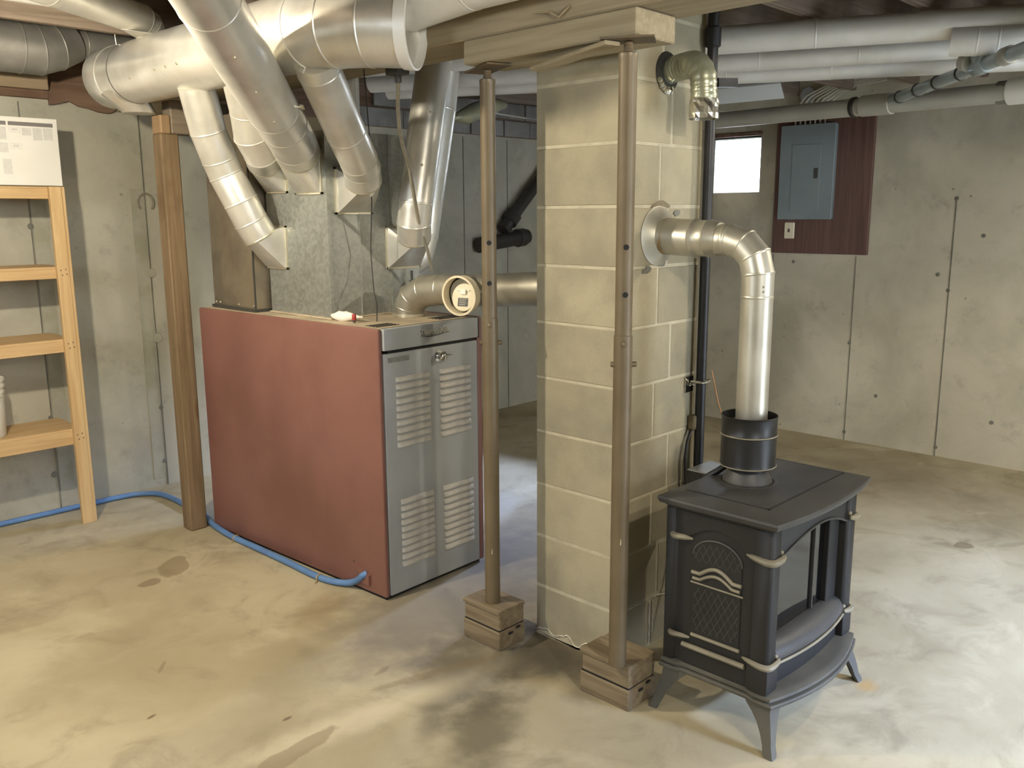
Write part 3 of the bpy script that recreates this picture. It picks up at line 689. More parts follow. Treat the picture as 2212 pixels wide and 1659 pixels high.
duct(d4, p4, .078, M['galv'], names=['elbow_gore', 'elbow_gore', 'pipe', 'pipe', 'pipe'])
d5 = thing('branch_duct', 'right upright branch duct leaning up past the plenum front to the ceiling', 'duct', (2.6, 3.08, 1.36), 0, 'branch ducts between trunk and plenum')
p5 = [(2.575, 3.10, 1.50), (2.545, 3.065, 1.565), (2.545, 3.05, 1.65), (2.678, 3.05, 2.284), (2.69, 3.05, 2.35)]
boot(d5, (2.60, PY0, 1.453), NY, (1, 0, 0), .185, .178, p5[0], V(p5[1])-V(p5[0]), .076, M['galv'])
duct(d5, p5, .076, M['galv'], names=['elbow_gore', 'elbow_gore', 'pipe', 'collar'])
for (s, ph) in ((.25, -.2), (.6, .1), (1.03, .1)):
    q = V(p5[2]).lerp(V(p5[3]), s); part('screw', MB().lathe([(.006, 0), (.006, .003), (.002, .005)], q+V((-.55, -.83, 0))*.076+V((.02*ph, 0, 0)), (-.55, -.83, 0), 8), M['galv_edge'], d5, True)
d6 = thing('branch_duct', 'upright branch duct just behind the right leaning one', 'duct', (2.88, 3.33, 1.3), 0, 'branch ducts between trunk and plenum')
p6 = [(2.72, 3.36, 1.36), (2.80, 3.35, 1.40), (2.84, 3.35, 1.50), (2.97, 3.35, 2.10), (3.0, 3.35, 2.28)]
duct(d6, p6, .074, M['galv'], names=['elbow_gore', 'elbow_gore', 'pipe', 'pipe'])
for i, (x, y, lab) in enumerate(((2.40, 3.33, 'short shiny vertical riser pipe on top of the plenum, nearer one'), (2.53, 3.48, 'short vertical riser pipe on top of the plenum, farther one'))):
    t = thing('riser_duct', lab, 'duct', (x, y, 1.951), 0, 'riser ducts on the plenum top')
    duct(t, [(x, y, 1.951), (x, y, 2.03), (x, y, 2.39)], .042, M['galv'], names=['collar', 'pipe'])
# ceiling-left ducts
t = thing('wall_duct', 'dark stepped duct hugging the top of the left wall', 'duct', (1.3, 4.76, 2.3))
duct(t, [(-.6, 4.76, 2.392), (1.545, 4.76, 2.392), (1.63, 4.76, 2.392), (1.72, 4.765, 2.415), (1.815, 4.775, 2.442)], [.118, .118, .118, .108, .085], M['galv_dull'], names=['pipe', 'collar', 'elbow_gore', 'elbow_gore'])
duct(t, [(1.80, 4.775, 2.44), (1.86, 4.78, 2.446), (3.2, 4.79, 2.446)], .068, M['galv_dull'], names=['collar', 'pipe'])
t = thing('feed_duct', 'galvanized duct curving down into the top of the trunk', 'duct', (1.4, 3.7, 2.32))
P = [(-2.2, 3.55, 2.43), (1.15, 3.55, 2.43), (1.30, 3.63, 2.43)] + bend((1.30, 3.63, 2.43), (1.86, 3.99, 2.43), (1.84, 4.0, 2.2), .09, 3)
duct(t, P, .066, M['galv'], names=['pipe', 'elbow_gore', 'pipe', 'elbow_gore', 'elbow_gore', 'elbow_gore'])
part('gusset', MB().prism([(1.66, 3.86), (1.80, 3.86), (1.80, 4.02)], 2, 2.362, 2.366), M['galv'], t, True, smooth=False)
t = thing('bay_duct', 'pale duct tucked between joists at the top left corner', 'duct', (.5, 3.98, 2.44))
duct(t, [(-1.5, 4.03, 2.505), (1.62, 4.03, 2.505), (1.74, 4.03, 2.505)], .06, M['galv_light'], names=['pipe', 'collar'])
solo('hanger_wire', MB().tube([(1.80, 4.26, 2.40), (1.81, 4.27, 2.34)], .002, 6).tube([(1.79, 4.26, 2.62), (1.80, 4.26, 2.40)], .002, 6), M['galv_edge'], 'thin hanger wire above the capped left end of the trunk', 'wire')
# ceiling-right ducts
def rdir(p, q): return (V(q)-V(p)).normalized()
for (a, b, r, lab, ks) in (((3.505, 2.159, 2.33), (3.996, 1.088, 2.33), .058, 'nearest of three parallel pale ceiling ducts right of the chimney', (.35, 1.0)),
                       ((3.961, 2.436, 2.33), (4.40, 1.471, 2.33), .056, 'middle of three parallel pale ceiling ducts right of the chimney', (.2, .62)),
                       ((4.32, 2.654, 2.33), (4.866, 1.621, 2.33), .056, 'farthest of three parallel pale ceiling ducts right of the chimney', (.05, .5))):
    dd = rdir(a, b); A = V(a) - dd*1.9; B = V(b) + dd*1.5
    t = thing('ceiling_duct', lab, 'duct', (V(a)+V(b))/2 - V((0, 0, r)), 0, 'parallel ceiling ducts on the right')
    pts = [A] + [V(a).lerp(V(b), k) for k in ks] + [B]
    duct(t, pts, r, M['galv_light'], names=['pipe']*3)
t = thing('elbow_duct', 'pale duct with raised bands at the top right corner', 'duct', (3.95, 1.0, 2.2))
duct(t, [(3.87, 1.31, 2.262), (3.90, 1.22, 2.255), (3.925, 1.15, 2.25), (3.95, 1.06, 2.245), (3.99, .80, 2.242)], .056, M['galv_light'], names=['end_collar', 'pipe', 'pipe', 'pipe'])

# flue and damper
flue = thing('flue_pipe', 'dull metal flue pipe from the furnace top into the chimney back', 'pipe', (2.52, 3.05, 1.152))
fp = [(2.51, 3.075, 1.153), (2.51, 3.07, 1.19), (2.515, 3.045, 1.235), (2.53, 2.985, 1.268), (2.545, 2.88, 1.278), (2.575, 2.62, 1.287), (2.60, 2.30, 1.31), (2.605, 2.15, 1.32)]
duct(flue, fp, .068, M['flue'], names=['collar', 'elbow_gore', 'elbow_gore', 'elbow_gore', 'pipe', 'pipe', 'pipe'])
part('base_ring', MB().lathe([(.072, 0), (.072, .012), (.069, .014)], (2.51, 3.075, 1.152), n=32), M['galv_edge'], flue, True)
dm = thing('draft_damper', 'round cream barometric damper with black label on the flue pipe', 'damper', (2.46, 2.70, 1.2))
dn = V((-.93, -.22, -.06)).normalized(); dc = V((2.44, 2.66, 1.272))
part('tee', MB().cyl(V((2.57, 2.69, 1.283)), dc - dn*.03, .066, n=32), M['flue'], dm, True)
part('rim', MB().lathe([(.072, -.04), (.079, -.035), (.079, .0), (.083, .003), (.083, .008), (.074, .008), (.073, -.03)], dc, dn, 36, cap=False), M['cream'], dm, True)
part('throat', MB().lathe([(.073, -.034), (.001, -.036)], dc, dn, 32, cap=False), M['black'], dm, True)
u, v = frame_for(dn)
fl = (dn + V((0, 0, .24))).normalized(); 
dd_ = part('flap', MB().lathe([(.056, -.004), (.058, 0), (.056, .003), (.001, .004)], dc - dn*.014 + R_*.010 + V((0, 0, -.009)), fl, 32), M['cream'], dm, True)
uu, vv = frame_for(fl)
if vv.z < 0: vv = -vv
fc = dc - dn*.014 + R_*.010 + V((0, 0, -.009)) + fl*.0045
part('label', MB().bar(fc - uu*.024 - vv*.012, fc + uu*.024 - vv*.012, .026, .0012, up=fl.cross(uu) if False else vv), M['dark_plate'], dd_, True, smooth=False) if False else None
lb = MB().add([fc+uu*a+vv*b+fl*c for c in (0, .0012) for a, b in ((-.024, -.037), (.024, -.037), (.024, -.003), (-.024, -.003))], [(0,1,2,3),(7,6,5,4),(0,4,5,1),(1,5,6,2),(2,6,7,3),(3,7,4,0)])
part('label', lb, M['dark_plate'], dd_, True, smooth=False, label='small black label with faint pale lines')
for k in range(4):
    b = -.009-k*.0075; part('text_line', MB().add([fc+uu*a_+vv*(b+e_)+fl*.0016 for a_, e_ in ((-.018, 0), (.018-.004*(k % 2), 0), (.018-.004*(k % 2), .002), (-.018, .002))], [(0, 1, 2, 3)]), M['cable'], dd_, True, smooth=False)
part('weight', MB().cyl(fc+vv*.028-uu*.034, fc+vv*.028+uu*.03, .003, n=8).bar(fc+vv*.022+fl*.008-uu*.012, fc+vv*.022+fl*.008+uu*.014, .004, .02), M['white_plastic'], dm, True)
# ------------------------------------------------------------------ stove vent pipe through the chimney
vp = thing('vent_pipe', 'shiny elbowed vent pipe rising from the black stove into the chimney', 'pipe', (2.555, 1.5, .9))
zc = 1.512; vx = 2.555; vy = 1.388
part('thimble_flange', MB().lathe([(.101, 0), (.101, .003), (.094, .006), (.062, .03), (.058, .03)], (vx-.01, 1.7655, 1.522), (0, -1, 0), 40), M['bright_pipe'], vp, True)
part('sleeve', MB().cyl((vx-.01, 1.745, 1.522), (vx-.005, 1.62, 1.516), .0615, n=32), M['bright_pipe'], vp, True)
part('heat_mark', MB().lathe([(.0622, 0), (.0622, .02)], (vx-.0085, 1.735, 1.5212), (.002, -1, -.05), 32, cap=False), M['heat_tint'], vp, True, label='orange heat-tinted ring')
part('reducer', MB().lathe([(.0625, 0), (.0655, .006), (.0625, .012), (.060, .016), (.059, .05), (.0625, .056), (.060, .062), (.052, .095)], (vx-.005, 1.622, 1.516), (.05, -1, 0), 32), M['bright_pipe'], vp, True)
el = bend((vx, 1.6, zc), (vx, vy, zc), (vx, vy, 1.2), .105, 3)
pth = [(vx, 1.545, zc)] + el + [(vx, vy, 1.335), (vx, vy, .935)]
duct(vp, pth, .051, M['bright_pipe'], names=['pipe', 'elbow_gore', 'elbow_gore', 'elbow_gore', 'collar', 'pipe'])
bead_at(vp, (vx, 1.44+.06, zc), (0, 1, 0), .051, M['bright_pipe'], k=1.04)
for z in (1.36, 1.345): part('screw', MB().lathe([(.004, 0), (.002, .004)], (vx-.034, vy-.039, z+.01), (-.66, -.75, 0), 8), M['chrome'], vp, True)

# ------------------------------------------------------------------ stove
ST = thing('stove', 'black cast iron stove with arched front on four curved legs', 'stove', (2.54, 1.30, 0))
SH = .29
def outline(hx, y0, y1, bow, jog=0., n=14, back=True):
    pts = []
    for k in range(n+1):
        a = -1 + 2*k/n; pts.append((hx*a, y0 - bow*(1-a*a)))
    pts += [(hx, y0+.06), (hx-jog, y0+.085), (hx-jog, y1-.075), (hx, y1-.055), (hx, y1), (-hx, y1), (-hx, y1-.055), (-hx+jog, y1-.075), (-hx+jog, y0+.085), (-hx, y0+.06)]
    return pts
def stack(levels, y0, y1, bow, jog=0.):
    rings = []
    for z, hx, g in levels: rings.append([(x, y, z) for x, y in outline(hx, y0-g, y1+g, bow, jog)])
    return MB().loft(rings)
# top
part('top_plate', stack([(.690, .288, -.006), (.697, .300, .008), (.703, .305, .012), (.708, .318, .024), (.722, .3235, .030), (.729, .3215, .028), (.731, .316, .023)], -.165, .185, .03), M['iron_top'], ST, ang=30)
ins = part('top_insert', MB().box(-.215, .325-.03, -.105, .178, .7295, .7325), stove_mat('textured_top', '#434240', '#393837', .52), ST, smooth=False)
for (x0, x1, y0, y1) in ((-.222, .30, -.113, -.107), (-.222, -.216, -.113, .178), (.296, .302, -.113, .178)):
    part('groove', MB().box(x0, x1, y0, y1, .7305, .7318), M['black'], ST, smooth=False)
rb = MB()
for k in range(22): rb.box(-.21, .29, -.098+k*.0125, -.094+k*.0125, .7322, .7332)
part('ribbing', rb, stove_mat('textured_top_rib', '#454442', '#3c3b39', .52), ST, kind='stuff', smooth=False)
part('flue_ring', MB().lathe([(.098, 0), (.098, .004), (.086, .004), (.086, .001)], (.0, .083, .731), n=40, cap=False), M['iron_top'], ST)
part('flue_gap', MB().lathe([(.087, .0), (.087, .0025), (.001, .0026)], (0, .083, .7318), n=36, cap=False), M['black'], ST)
part('hood_skirt', MB().lathe([(.080, .733), (.079, .742), (.060, .775), (.052, .776)], (0, .085, 0), n=40), M['iron_top'], ST)
part('hood_neck', MB().lathe([(.066, .772), (.066, .795)], (0, .085, 0), n=32), M['sheet_black'], ST)
part('draft_hood', MB().lathe([(.060, .786), (.086, .788), (.090, .792), (.0885, .798), (.0885, .888), (.0915, .892), (.0885, .897), (.0885, .950), (.0905, .953), (.088, .955), (.0865, .95), (.0865, .80), (.06, .798)], (0, .086, 0), n=44, cap=False), M['sheet_black'], ST)
part('hood_cone', MB().lathe([(.0855, .905), (.055, .937), (.051, .937)], (.01, .087, 0), n=36, cap=False), M['iron_top'], ST)
for z in (.7895, .892): part('rim_wire', MB().lathe([(.0905, z-.0022), (.0925, z), (.0905, z+.0022)], (0, .086, 0), n=44, cap=False), M['iron_trim'], ST)
# cavity + walls
part('firebox', MB().box(-.262, .262, -.09, .19, .20, .69), M['black'], ST, smooth=False)
part('back_panel', MB().box(-.27, .27, .186, .20, .18, .69), M['iron'], ST)
def column(sx, sy):
    c = MB(); x = sx*.262; y = -.138 if sy < 0 else .178
    a, b = .030, (.030 if sy < 0 else .022)
    poly = [(x-a, y-b+.010), (x-a+.010, y-b), (x+a-.010, y-b), (x+a, y-b+.010), (x+a, y+b), (x-a, y+b)]
    return c.prism(poly, 2, .178, .692)
for sx in (-1, 1):
    for sy in (-1, 1): part('corner_column', column(sx, sy), M['iron'], ST, bevel=.003, label=None)
def plinth(sx):
    x = sx*.262; return MB().box(x-.034, x+.034, -.172, -.10, .178, .262)
for sx in (-1, 1): part('plinth', plinth(sx), M['iron'], ST, bevel=.008, seg=2)
for sx in (-1, 1):
    xf = sx*.284; S = sx
    # side panel: outer frame with arch
    yc = .016
    def archpts(hw, zs, zt, n=18): return [(yc + hw*math.cos(PI*k/n), zs + (zt-zs)*math.sin(PI*k/n)) for k in range(n+1)]
    part('side_panel', MB().box(min(xf, xf-S*.02), max(xf, xf-S*.02), -.112, .162, .185, .69), M['iron'], ST, smooth=False)
    oa = archpts(.105, .612, .652)
    hd = [(-.112, .69), (-.112, .608)] + [(y, z) for y, z in reversed(oa)] + [(.162, .608), (.162, .69)]
    hd2 = [(-.112, .69), (-.112, .607)] + [(yc-.105+.21*k/18, .607 + .045*math.sin(PI*k/18)) for k in range(19)] + [(.162, .607), (.162, .69)]
    part('side_header', MB().prism(hd2, 0, xf-S*.004, xf+S*.007), M['iron'], ST)
    pr = [(yc-.085, .29), (yc+.085, .29)] + archpts(.085, .545, .615)
    part('arch_panel', MB().prism(pr, 0, xf-S*.002, xf+S*.003), M['iron'], ST)
    part('arch_bead', MB().tube([(xf+S*.003, y, z) for y, z in archpts(.085, .555, .615)], .0035, 8), M['iron_top'], ST)
    # lattice relief
    lt = MB()
    for sg in (-1, 1):
        for k in range(-14, 22):
            seg = []
            for i in range(60):
                z = .305 + i*.005; y = yc - .09 + k*.024 + sg*(z-.30)*.55 if sg > 0 else yc - .09 + k*.024 + .16 - (z-.30)*.55
                inside = abs(y-yc) < .080 and (z < .45 or z > .53) and (z < .555 or ((y-yc)/.082)**2 + ((z-.555)/.054)**2 < 1)
                if inside: seg.append((xf+S*.003, y, z))
                else:
                    if len(seg) > 2: lt.bar(seg[0], seg[-1], .0022, .0022, up=(1, 0, 0))
                    seg = []
            if len(seg) > 2: lt.bar(seg[0], seg[-1], .0022, .0022, up=(1, 0, 0))
    part('lattice', lt, M['iron_top'], ST, kind='stuff', smooth=False)
    def wavy(z0, amp, rr, hw=.086):
        pts = []
        for k in range(25):
            y = yc-hw+2*hw*k/24; q = abs(y-yc)/.056
            pts.append((xf+S*.005, y, z0 + (amp*math.cos(q*PI/2) if q < 1 else 0)))
        return MB().tube(pts, rr, 8)
    part('wave_bar', wavy(.497, .028, .0062), M['iron_trim'], ST); part('wave_bar', wavy(.478, .024, .005, .082), M['iron_trim'], ST)
    part('thin_rail', MB().tube([(xf+S*.003, yc-.092, .463), (xf+S*.003, yc+.09, .463)], .003, 8), M['iron_trim'], ST)
    part('rail', MB().tube([(xf+S*.004, yc-.088, .288), (xf+S*.004, yc+.082, .288)], .006, 8), M['iron_trim'], ST)
    part('rail', MB().tube([(xf+S*.007, yc-.108, .246), (xf+S*.007, yc+.112, .246)], .0085, 8), M['iron_trim'], ST)
    for y_ in (.1615, -.1135): part('panel_gap', MB().box(xf-.001, xf+.001, y_-.0012, y_+.0012, .262, .688), M['black'], ST, smooth=False)
    # clasps
    xo = sx*.292
    for z, k in ((.602, 1.), (.272, .9)):
        part('clasp', smooth_tube([(xo-S*.006, .176, z+.002), (xo+S*.003, .165, z), (xo+S*.001, .13, z+.002), (xo-S*.006, .104, z+.001)], [.010*k, .011*k, .009*k, .003], 8), M['iron_trim'], ST)
        part('clasp', smooth_tube([(xo-S*.006, -.082, z+.001), (xo+S*.001, -.11, z), (xo+S*.003, -.15, z-.004), (xo-S*.008, -.172, z-.004), (xo-S*.045, -.176, z), (xo-S*.065, -.172, z+.004)], [.003, .009*k, .0115*k, .0115*k, .010*k, .005], 8), M['iron_trim'], ST)
        part('clasp_knob', MB().lathe([(.007, 0), (.006, .006), (.002, .009)], (xo-S*.055, -.165, z+.014), (0, -.6, .8), 10), M['iron_trim'], ST)
# front: arched header, glass, sill
def bowy(x, y0=-.165, bow=.03, h=.3): return y0 - bow*(1-(x/h)**2)
rings = []
N = 24
zb = [ (.588 + .062*math.sin(PI*k/N)) for k in range(N+1)]
hdr_mb = MB(); R0 = []; 
for k in range(N+1):
    x = -.238 + .476*k/N; y = bowy(x, -.145, .028)
    rings.append([(x, y, zb[k]), (x, y, .692), (x, y+.022, .692), (x, y+.022, zb[k])])
part('front_header', MB().loft(rings), M['iron'], ST)
part('arch_bead', MB().tube([(-.238 + .476*k/N, bowy(-.238+.476*k/N, -.147, .028), zb[k]) for k in range(N+1)], .004, 8), M['iron_top'], ST)
part('glass', MB().box(-.235, .235, -.118, -.112, .27, .66), M['glass'], ST, smooth=False)
part('firebox_view', MB().box(-.23, -.03, -.1195, -.1185, .335, .645), M['glass_view'], ST, smooth=False, label='dull grey reflection area of the stove glass') if False else None
part('glass_frame', MB().box(.075, .082, -.126, -.117, .27, .655), M['iron_top'], ST, smooth=False)
part('side_frame', MB().box(.16, .232, -.136, -.112, .27, .66), M['iron'], ST, bevel=.003)
part('side_frame', MB().box(-.232, -.215, -.136, -.112, .27, .66), M['iron'], ST, bevel=.003)
rings = []
for k in range(17):
    x = -.232 + .464*k/16; y = bowy(x, -.150, .04)
    rings.append([(x, -.11, .318), (x, -.128, .322), (x, y+.012, .310), (x, y, .292), (x, y-.003, .276), (x, y+.004, .262), (x, y+.012, .258), (x, -.11, .258)])
part('front_sill', MB().loft(rings), M['iron_top'], ST, ang=50)
part('sill_bead', MB().tube([(-.232+.464*k/16, bowy(-.232+.464*k/16, -.152, .04), .262) for k in range(17)], .0045, 8), M['iron_trim'], ST)
rings = []
for k in range(17):
    x = -.232 + .464*k/16; y = bowy(x, -.135, .03)
    rings.append([(x, -.10, .26), (x, y, .26), (x, y, .178), (x, -.10, .178)])
part('lower_front', MB().loft(rings), M['iron'], ST)
part('side_skirt', MB().box(-.282, .282, -.10, .19, .178, .25), M['iron'], ST, smooth=False)
M['iron_dust'] = stove_mat('dusty_olive_iron', '#57544a', '#484640', .62)
part('base_molding', stack([(.138, .284, -.004), (.143, .297, .016), (.152, .300, .019), (.156, .297, .016), (.158, .287, .004), (.163, .287, .004), (.166, .296, .013), (.175, .295, .012), (.180, .284, .0), (.181, .27, -.012)], -.172, .192, .055, .010), M['iron_dust'], ST, ang=30)
part('base_pan', MB().box(-.2, .2, -.12, .15, .125, .142), M['black'], ST, smooth=False)
def leg_mb(sx, sy):
    L = MB(); rings = []
    prof = [(.146, .0, .058, .05), (.135, .004, .054, .045), (.115, .014, .042, .034), (.09, .028, .031, .026), (.06, .040, .024, .021), (.03, .048, .020, .019), (.012, .056, .021, .020), (.0, .060, .020, .019)]
    bx, by = sx*.255, (-.150 if sy < 0 else .165)
    for z, off, a, b in prof:
        cx, cy = bx + sx*off*.95 + sx*.0, by + sy*off*.9
        # triangular-ish section: outer corner chamfered
        rings.append([(cx+sx*a*.55, cy+sy*a*.55, z), (cx+sx*a*.62, cy+sy*a*.2, z), (cx+sx*a*.5, cy-sy*a*.95, z), (cx+sx*(a*.5-b*.55), cy-sy*a*.95, z), (cx-sx*a*.0, cy-sy*a*.0, z), (cx-sx*a*.95, cy+sy*(a*.5-b*.55), z), (cx-sx*a*.95, cy+sy*a*.5, z), (cx+sx*a*.2, cy+sy*a*.62, z)])
    return L.loft(rings)
for sx in (-1, 1):
    for sy in (-1, 1): part('leg', leg_mb(sx, sy), M['iron_dust'], ST, ang=40)
cb = thing('control_box', 'small black box with silver top behind the stove', 'box', (2.65, 1.575, .60))
part('case', MB().box(2.56, 2.70, 1.535, 1.625, .60, .715), M['sheet_black'], cb, True, bevel=.002)
part('lid', MB().box(2.558, 2.702, 1.533, 1.627, .7145, .7175), simple('dull_silver_lid', '#8f8f8c', None, rough=.45, metal=.6), cb, True)
part('bracket', MB().box(2.56, 2.68, 1.495, 1.545, .60, .63), M['sheet_black'], cb, True)
part('handle', MB().tube([(2.515, 1.53, .715), (2.53, 1.49, .745), (2.56, 1.46, .775)], .011, 10), M['sheet_black'], cb, True)

# ------------------------------------------------------------------ right side: black pipe, clip, cords, flex
bp = thing('black_pipe', 'straight black vertical pipe along the chimney edge', 'pipe', (2.80, 1.733, 0))
part('pipe', MB().cyl((2.80, 1.733, 0), (2.80, 1.733, 2.40), .0185, n=20), M['black_metal'], bp, True)
part('coupling', MB().lathe([(.019, 2.16), (.027, 2.165), (.027, 2.225), (.019, 2.23)], (2.80, 1.733, 0), n=20), M['black_metal'], bp, True)
part('bracket', MB().bar((2.815, 1.725, 2.045), (2.90, 1.70, 2.05), .03, .03), M['black_metal'], bp, True)
cl = thing('pipe_clamp', 'shiny galvanized clamp holding the black pipe to the chimney', 'clamp', (2.78, 1.75, .96))
part('plate', MB().box(2.735, 2.785, 1.757, 1.7645, .945, 1.005), M['chrome'], cl, True, bevel=.001)
part('strap', MB().tube([(2.765, 1.755, .985), (2.775, 1.715, .985), (2.80, 1.708, .985), (2.83, 1.715, .985)], .006, 8), M['chrome'], cl, True)
part('bolt', MB().lathe([(.008, 0), (.008, .006), (.004, .007), (.004, .02)], (2.76, 1.757, .975), (0, -1, 0), 8), M['chrome'], cl, True)
solo('power_cord', MB().tube([(2.79, 1.752, .83), (2.77, 1.75, .80), (2.745, 1.75, .76), (2.735, 1.75, .70), (2.742, 1.75, .62), (2.745, 1.74, .5), (2.73, 1.70, .4), (2.7, 1.65, .2)], .0055, 8), M['wire'], 'dark power cord hanging down the chimney beside the black pipe', 'cord')
solo('cord_plug', MB().box(2.765, 2.795, 1.735, 1.765, .80, .855), simple('tan_plug', '#8a7a5c', '#5b4d3a', 20, .6), 'brown plug wedged behind the black pipe', 'plug', bevel=.005)
solo('copper_wire', MB().tube([(2.85, 1.72, 1.02), (2.87, 1.70, .9), (2.88, 1.66, .78), (2.87, 1.65, .72), (2.84, 1.65, .70), (2.85, 1.66, .67)], .0018, 6), M['copper'], 'thin copper wire dangling beside the black pipe', 'wire')
ec = thing('cord_end', 'black cord with plug on the floor behind the stove left leg', 'cord', (2.2, 1.62, 0))
part('cable', MB().tube([(2.36, 1.70, .008), (2.32, 1.72, .008), (2.27, 1.70, .012), (2.25, 1.66, .03), (2.245, 1.62, .035)], .005, 8), M['wire'], ec, True)
part('plug', MB().box(2.232, 2.262, 1.565, 1.625, .022, .05), M['wire'], ec, True, bevel=.006)
fx = thing('flexible_duct', 'ribbed flexible duct bending out of the chimney top right face', 'duct', (2.55, 1.66, 1.87))
hole = (2.575, 1.766, 2.06)
part('hole_ring', MB().lathe([(.066, 0), (.062, .006), (.05, .007)], hole, (0, -1, 0), 28), M['soot'], fx, True, label='sooty dark ring around the hole')
ft = MB()
for a in range(9):
    an = -2.6+a*.17; ft.lathe([(.012, 0), (.014, .006), (.003, .013)], (hole[0]+.058*math.cos(an), 1.763, hole[2]+.06*math.sin(an)), (random.uniform(-.3, .3), -1, random.uniform(-.3, .3)), 5)
part('foil_edge', ft, M['foil'], fx, True, kind='stuff')
path = [(2.585, 1.762, 2.065), (2.578, 1.72, 2.07), (2.565, 1.68, 2.07)] + bend((2.56, 1.70, 2.07), (2.525, 1.595, 2.065), (2.53, 1.592, 1.90), .06, 6) + [(2.531, 1.592, 1.945)]
rr = []
fine = []
for i in range(len(path)-1):
    a, b = V(path[i]), V(path[i+1]); n = max(2, int((b-a).length/.006))
    for k in range(n): fine.append(a.lerp(b, k/n))
fine.append(V(path[-1])); rr = [.041 + (.0022 if i % 3 == 0 else 0) for i in range(len(fine))]
part('hose', MB().tube(fine, rr, 20), M['flex'], fx, True, ang=80)
fe = []
for i, (h, r) in enumerate(((0, .044), (.012, .045), (.026, .046), (.045, .047), (.062, .048))):
    fe.append([(2.531+(r+random.uniform(-.003, .003))*math.cos(2*PI*k/22), 1.592+(r+random.uniform(-.003, .003))*math.sin(2*PI*k/22), 1.955-h) for k in range(22)])
part('foil_end', MB().loft(fe, False, False), M['foil'], fx, True, smooth=False, label='crinkled silver foil end')

# electrical
bb = thing('backboard', 'dark reddish brown plywood board mounted on the right wall', 'board', (6.02, 2.8, 1.31))
part('board', MB().box(6.005, 6.029, 2.462, 3.165, 1.312, 2.30), M['ply_red'], bb, True, bevel=.004)
part('edge_strip', MB().box(6.000, 6.029, 3.166, 3.24, 1.33, 2.30), M['panel_grey'], bb, True, bevel=.003) if False else None
ep = thing('breaker_panel', 'grey breaker panel mounted on the reddish backboard', 'panel', (5.97, 2.9, 1.55))
part('box', MB().box(5.955, 6.004, 2.712, 3.095, 1.556, 2.19), M['panel_grey'], ep, True, bevel=.002)
part('cover', MB().box(5.948, 5.956, 2.704, 3.103, 1.55, 2.196), M['panel_grey'], ep, True, bevel=.003)
dr = part('door', MB().box(5.944, 5.949, 2.80, 3.01, 1.60, 2.06), M['panel_grey'], ep, True, bevel=.0015)
part('latch', MB().box(5.941, 5.946, 2.812, 2.845, 1.83, 1.90), M['dark_plate'], dr, True, bevel=.003)
ol = thing('switch_plate', 'small ivory switch plate below the breaker panel', 'switch', (6.0, 3.02, 1.41))
part('plate', MB().box(5.990, 6.005, 2.99, 3.065, 1.415, 1.53), M['ivory'], ol, True, bevel=.004)
part('toggle', MB().box(5.984, 5.992, 3.022, 3.033, 1.46, 1.485), M['dark_plate'], ol, True, bevel=.002)
for i in range(7):
    y = 2.80 + i*.036
    solo('panel_cable', MB().tube([(5.98, y, 2.19), (5.985, y, 2.27+.006*i), (5.985, y-.04-.004*i, 2.34+.008*i), (5.985, y-.12-.012*i, 2.39+.008*i), (5.985, 2.60-.006*i, 2.425+.012*i), (5.985, 2.40, 2.44+.013*i)], .006, 6), M['white_cable'],
         ('leftmost', 'second from left', 'third from left', 'middle', 'third from right', 'second from right', 'rightmost')[6-i] + ' pale cable of the bundle fanning up from the breaker panel', 'cable', 'cables above the breaker panel')
solo('round_cover', MB().lathe([(.055, 0), (.055, .008), (.05, .012)], (6.029, 2.955, 2.40), (-1, 0, 0), 28), simple('blue_grey_cover', '#c3cad6', None, rough=.5), 'round blue grey cover plate beside the panel cables', 'cover')
# loose boards and wires up under the joists near the window
solo('loose_board', MB().bar((5.0, 3.35, 2.315), (5.2, 2.72, 2.335), .16, .012, up=(.45, .1, .9)), simple('pale_board', '#d5dadb', None, rough=.25), 'bright tilted pale board wedged under the ceiling near the window', 'board')
solo('slack_wire', MB().tube([(5.0, 3.25, 2.39), (5.1, 3.1, 2.398), (5.15, 2.98, 2.37), (5.2, 2.9, 2.36)], .005, 6), M['white_cable'], 'slack grey wire sagging above the loose pale board', 'wire')
solo('slack_wire', MB().tube([(5.3, 3.55, 2.20), (5.4, 3.3, 2.28), (5.45, 3.1, 2.24), (5.3, 2.85, 2.20), (4.9, 2.75, 2.195)], .006, 6), M['white_cable'], 'slack grey wire drooping onto the large drain pipe', 'wire')
# pvc drains
pv = thing('drain_pipe', 'large pale plastic drain pipe under the ceiling at right', 'pipe', (4.75, 2.4, 2.1))
pa, pb = V((5.04, 4.0, 2.165)), V((4.60, 1.0, 2.135))
duct(pv, [pa, (4.735, 2.03, 2.14), (4.70, 1.90, 2.139), pb], .046, M['pvc'], names=['pipe', 'coupling', 'pipe'], beads=())
pd = (pb-pa).normalized()
def sleeve(root, c, d, L, r, mat, nm='coupling'):
    c = V(c); d = V(d).normalized(); part(nm, MB().lathe([(r*.93, 0), (r, .004), (r, L-.004), (r*.93, L)], c-d*L/2, d, 28), mat, root, True)
sleeve(pv, (4.735, 2.06, 2.142), pd, .025, .052, M['abs'], 'joint_ring'); sleeve(pv, (4.71, 1.93, 2.141), pd, .17, .054, M['pvc'])
sleeve(pv, (4.645, 1.32, 2.138), pd, .05, .053, M['seam'], 'joint_ring'); sleeve(pv, (4.63, 1.235, 2.138), pd, .12, .060, M['pvc_white']); sleeve(pv, (4.62, 1.13, 2.136), pd, .05, .063, M['pvc_white'])
p2_ = thing('branch_pipe', 'shiny blue grey pipe with rings rising from the drain pipe', 'pipe', (4.3, 1.5, 2.12))
qa, qb = V((4.80, 1.955, 2.15)), V((3.55, .86, 2.178))
qd = (qb-qa).normalized()
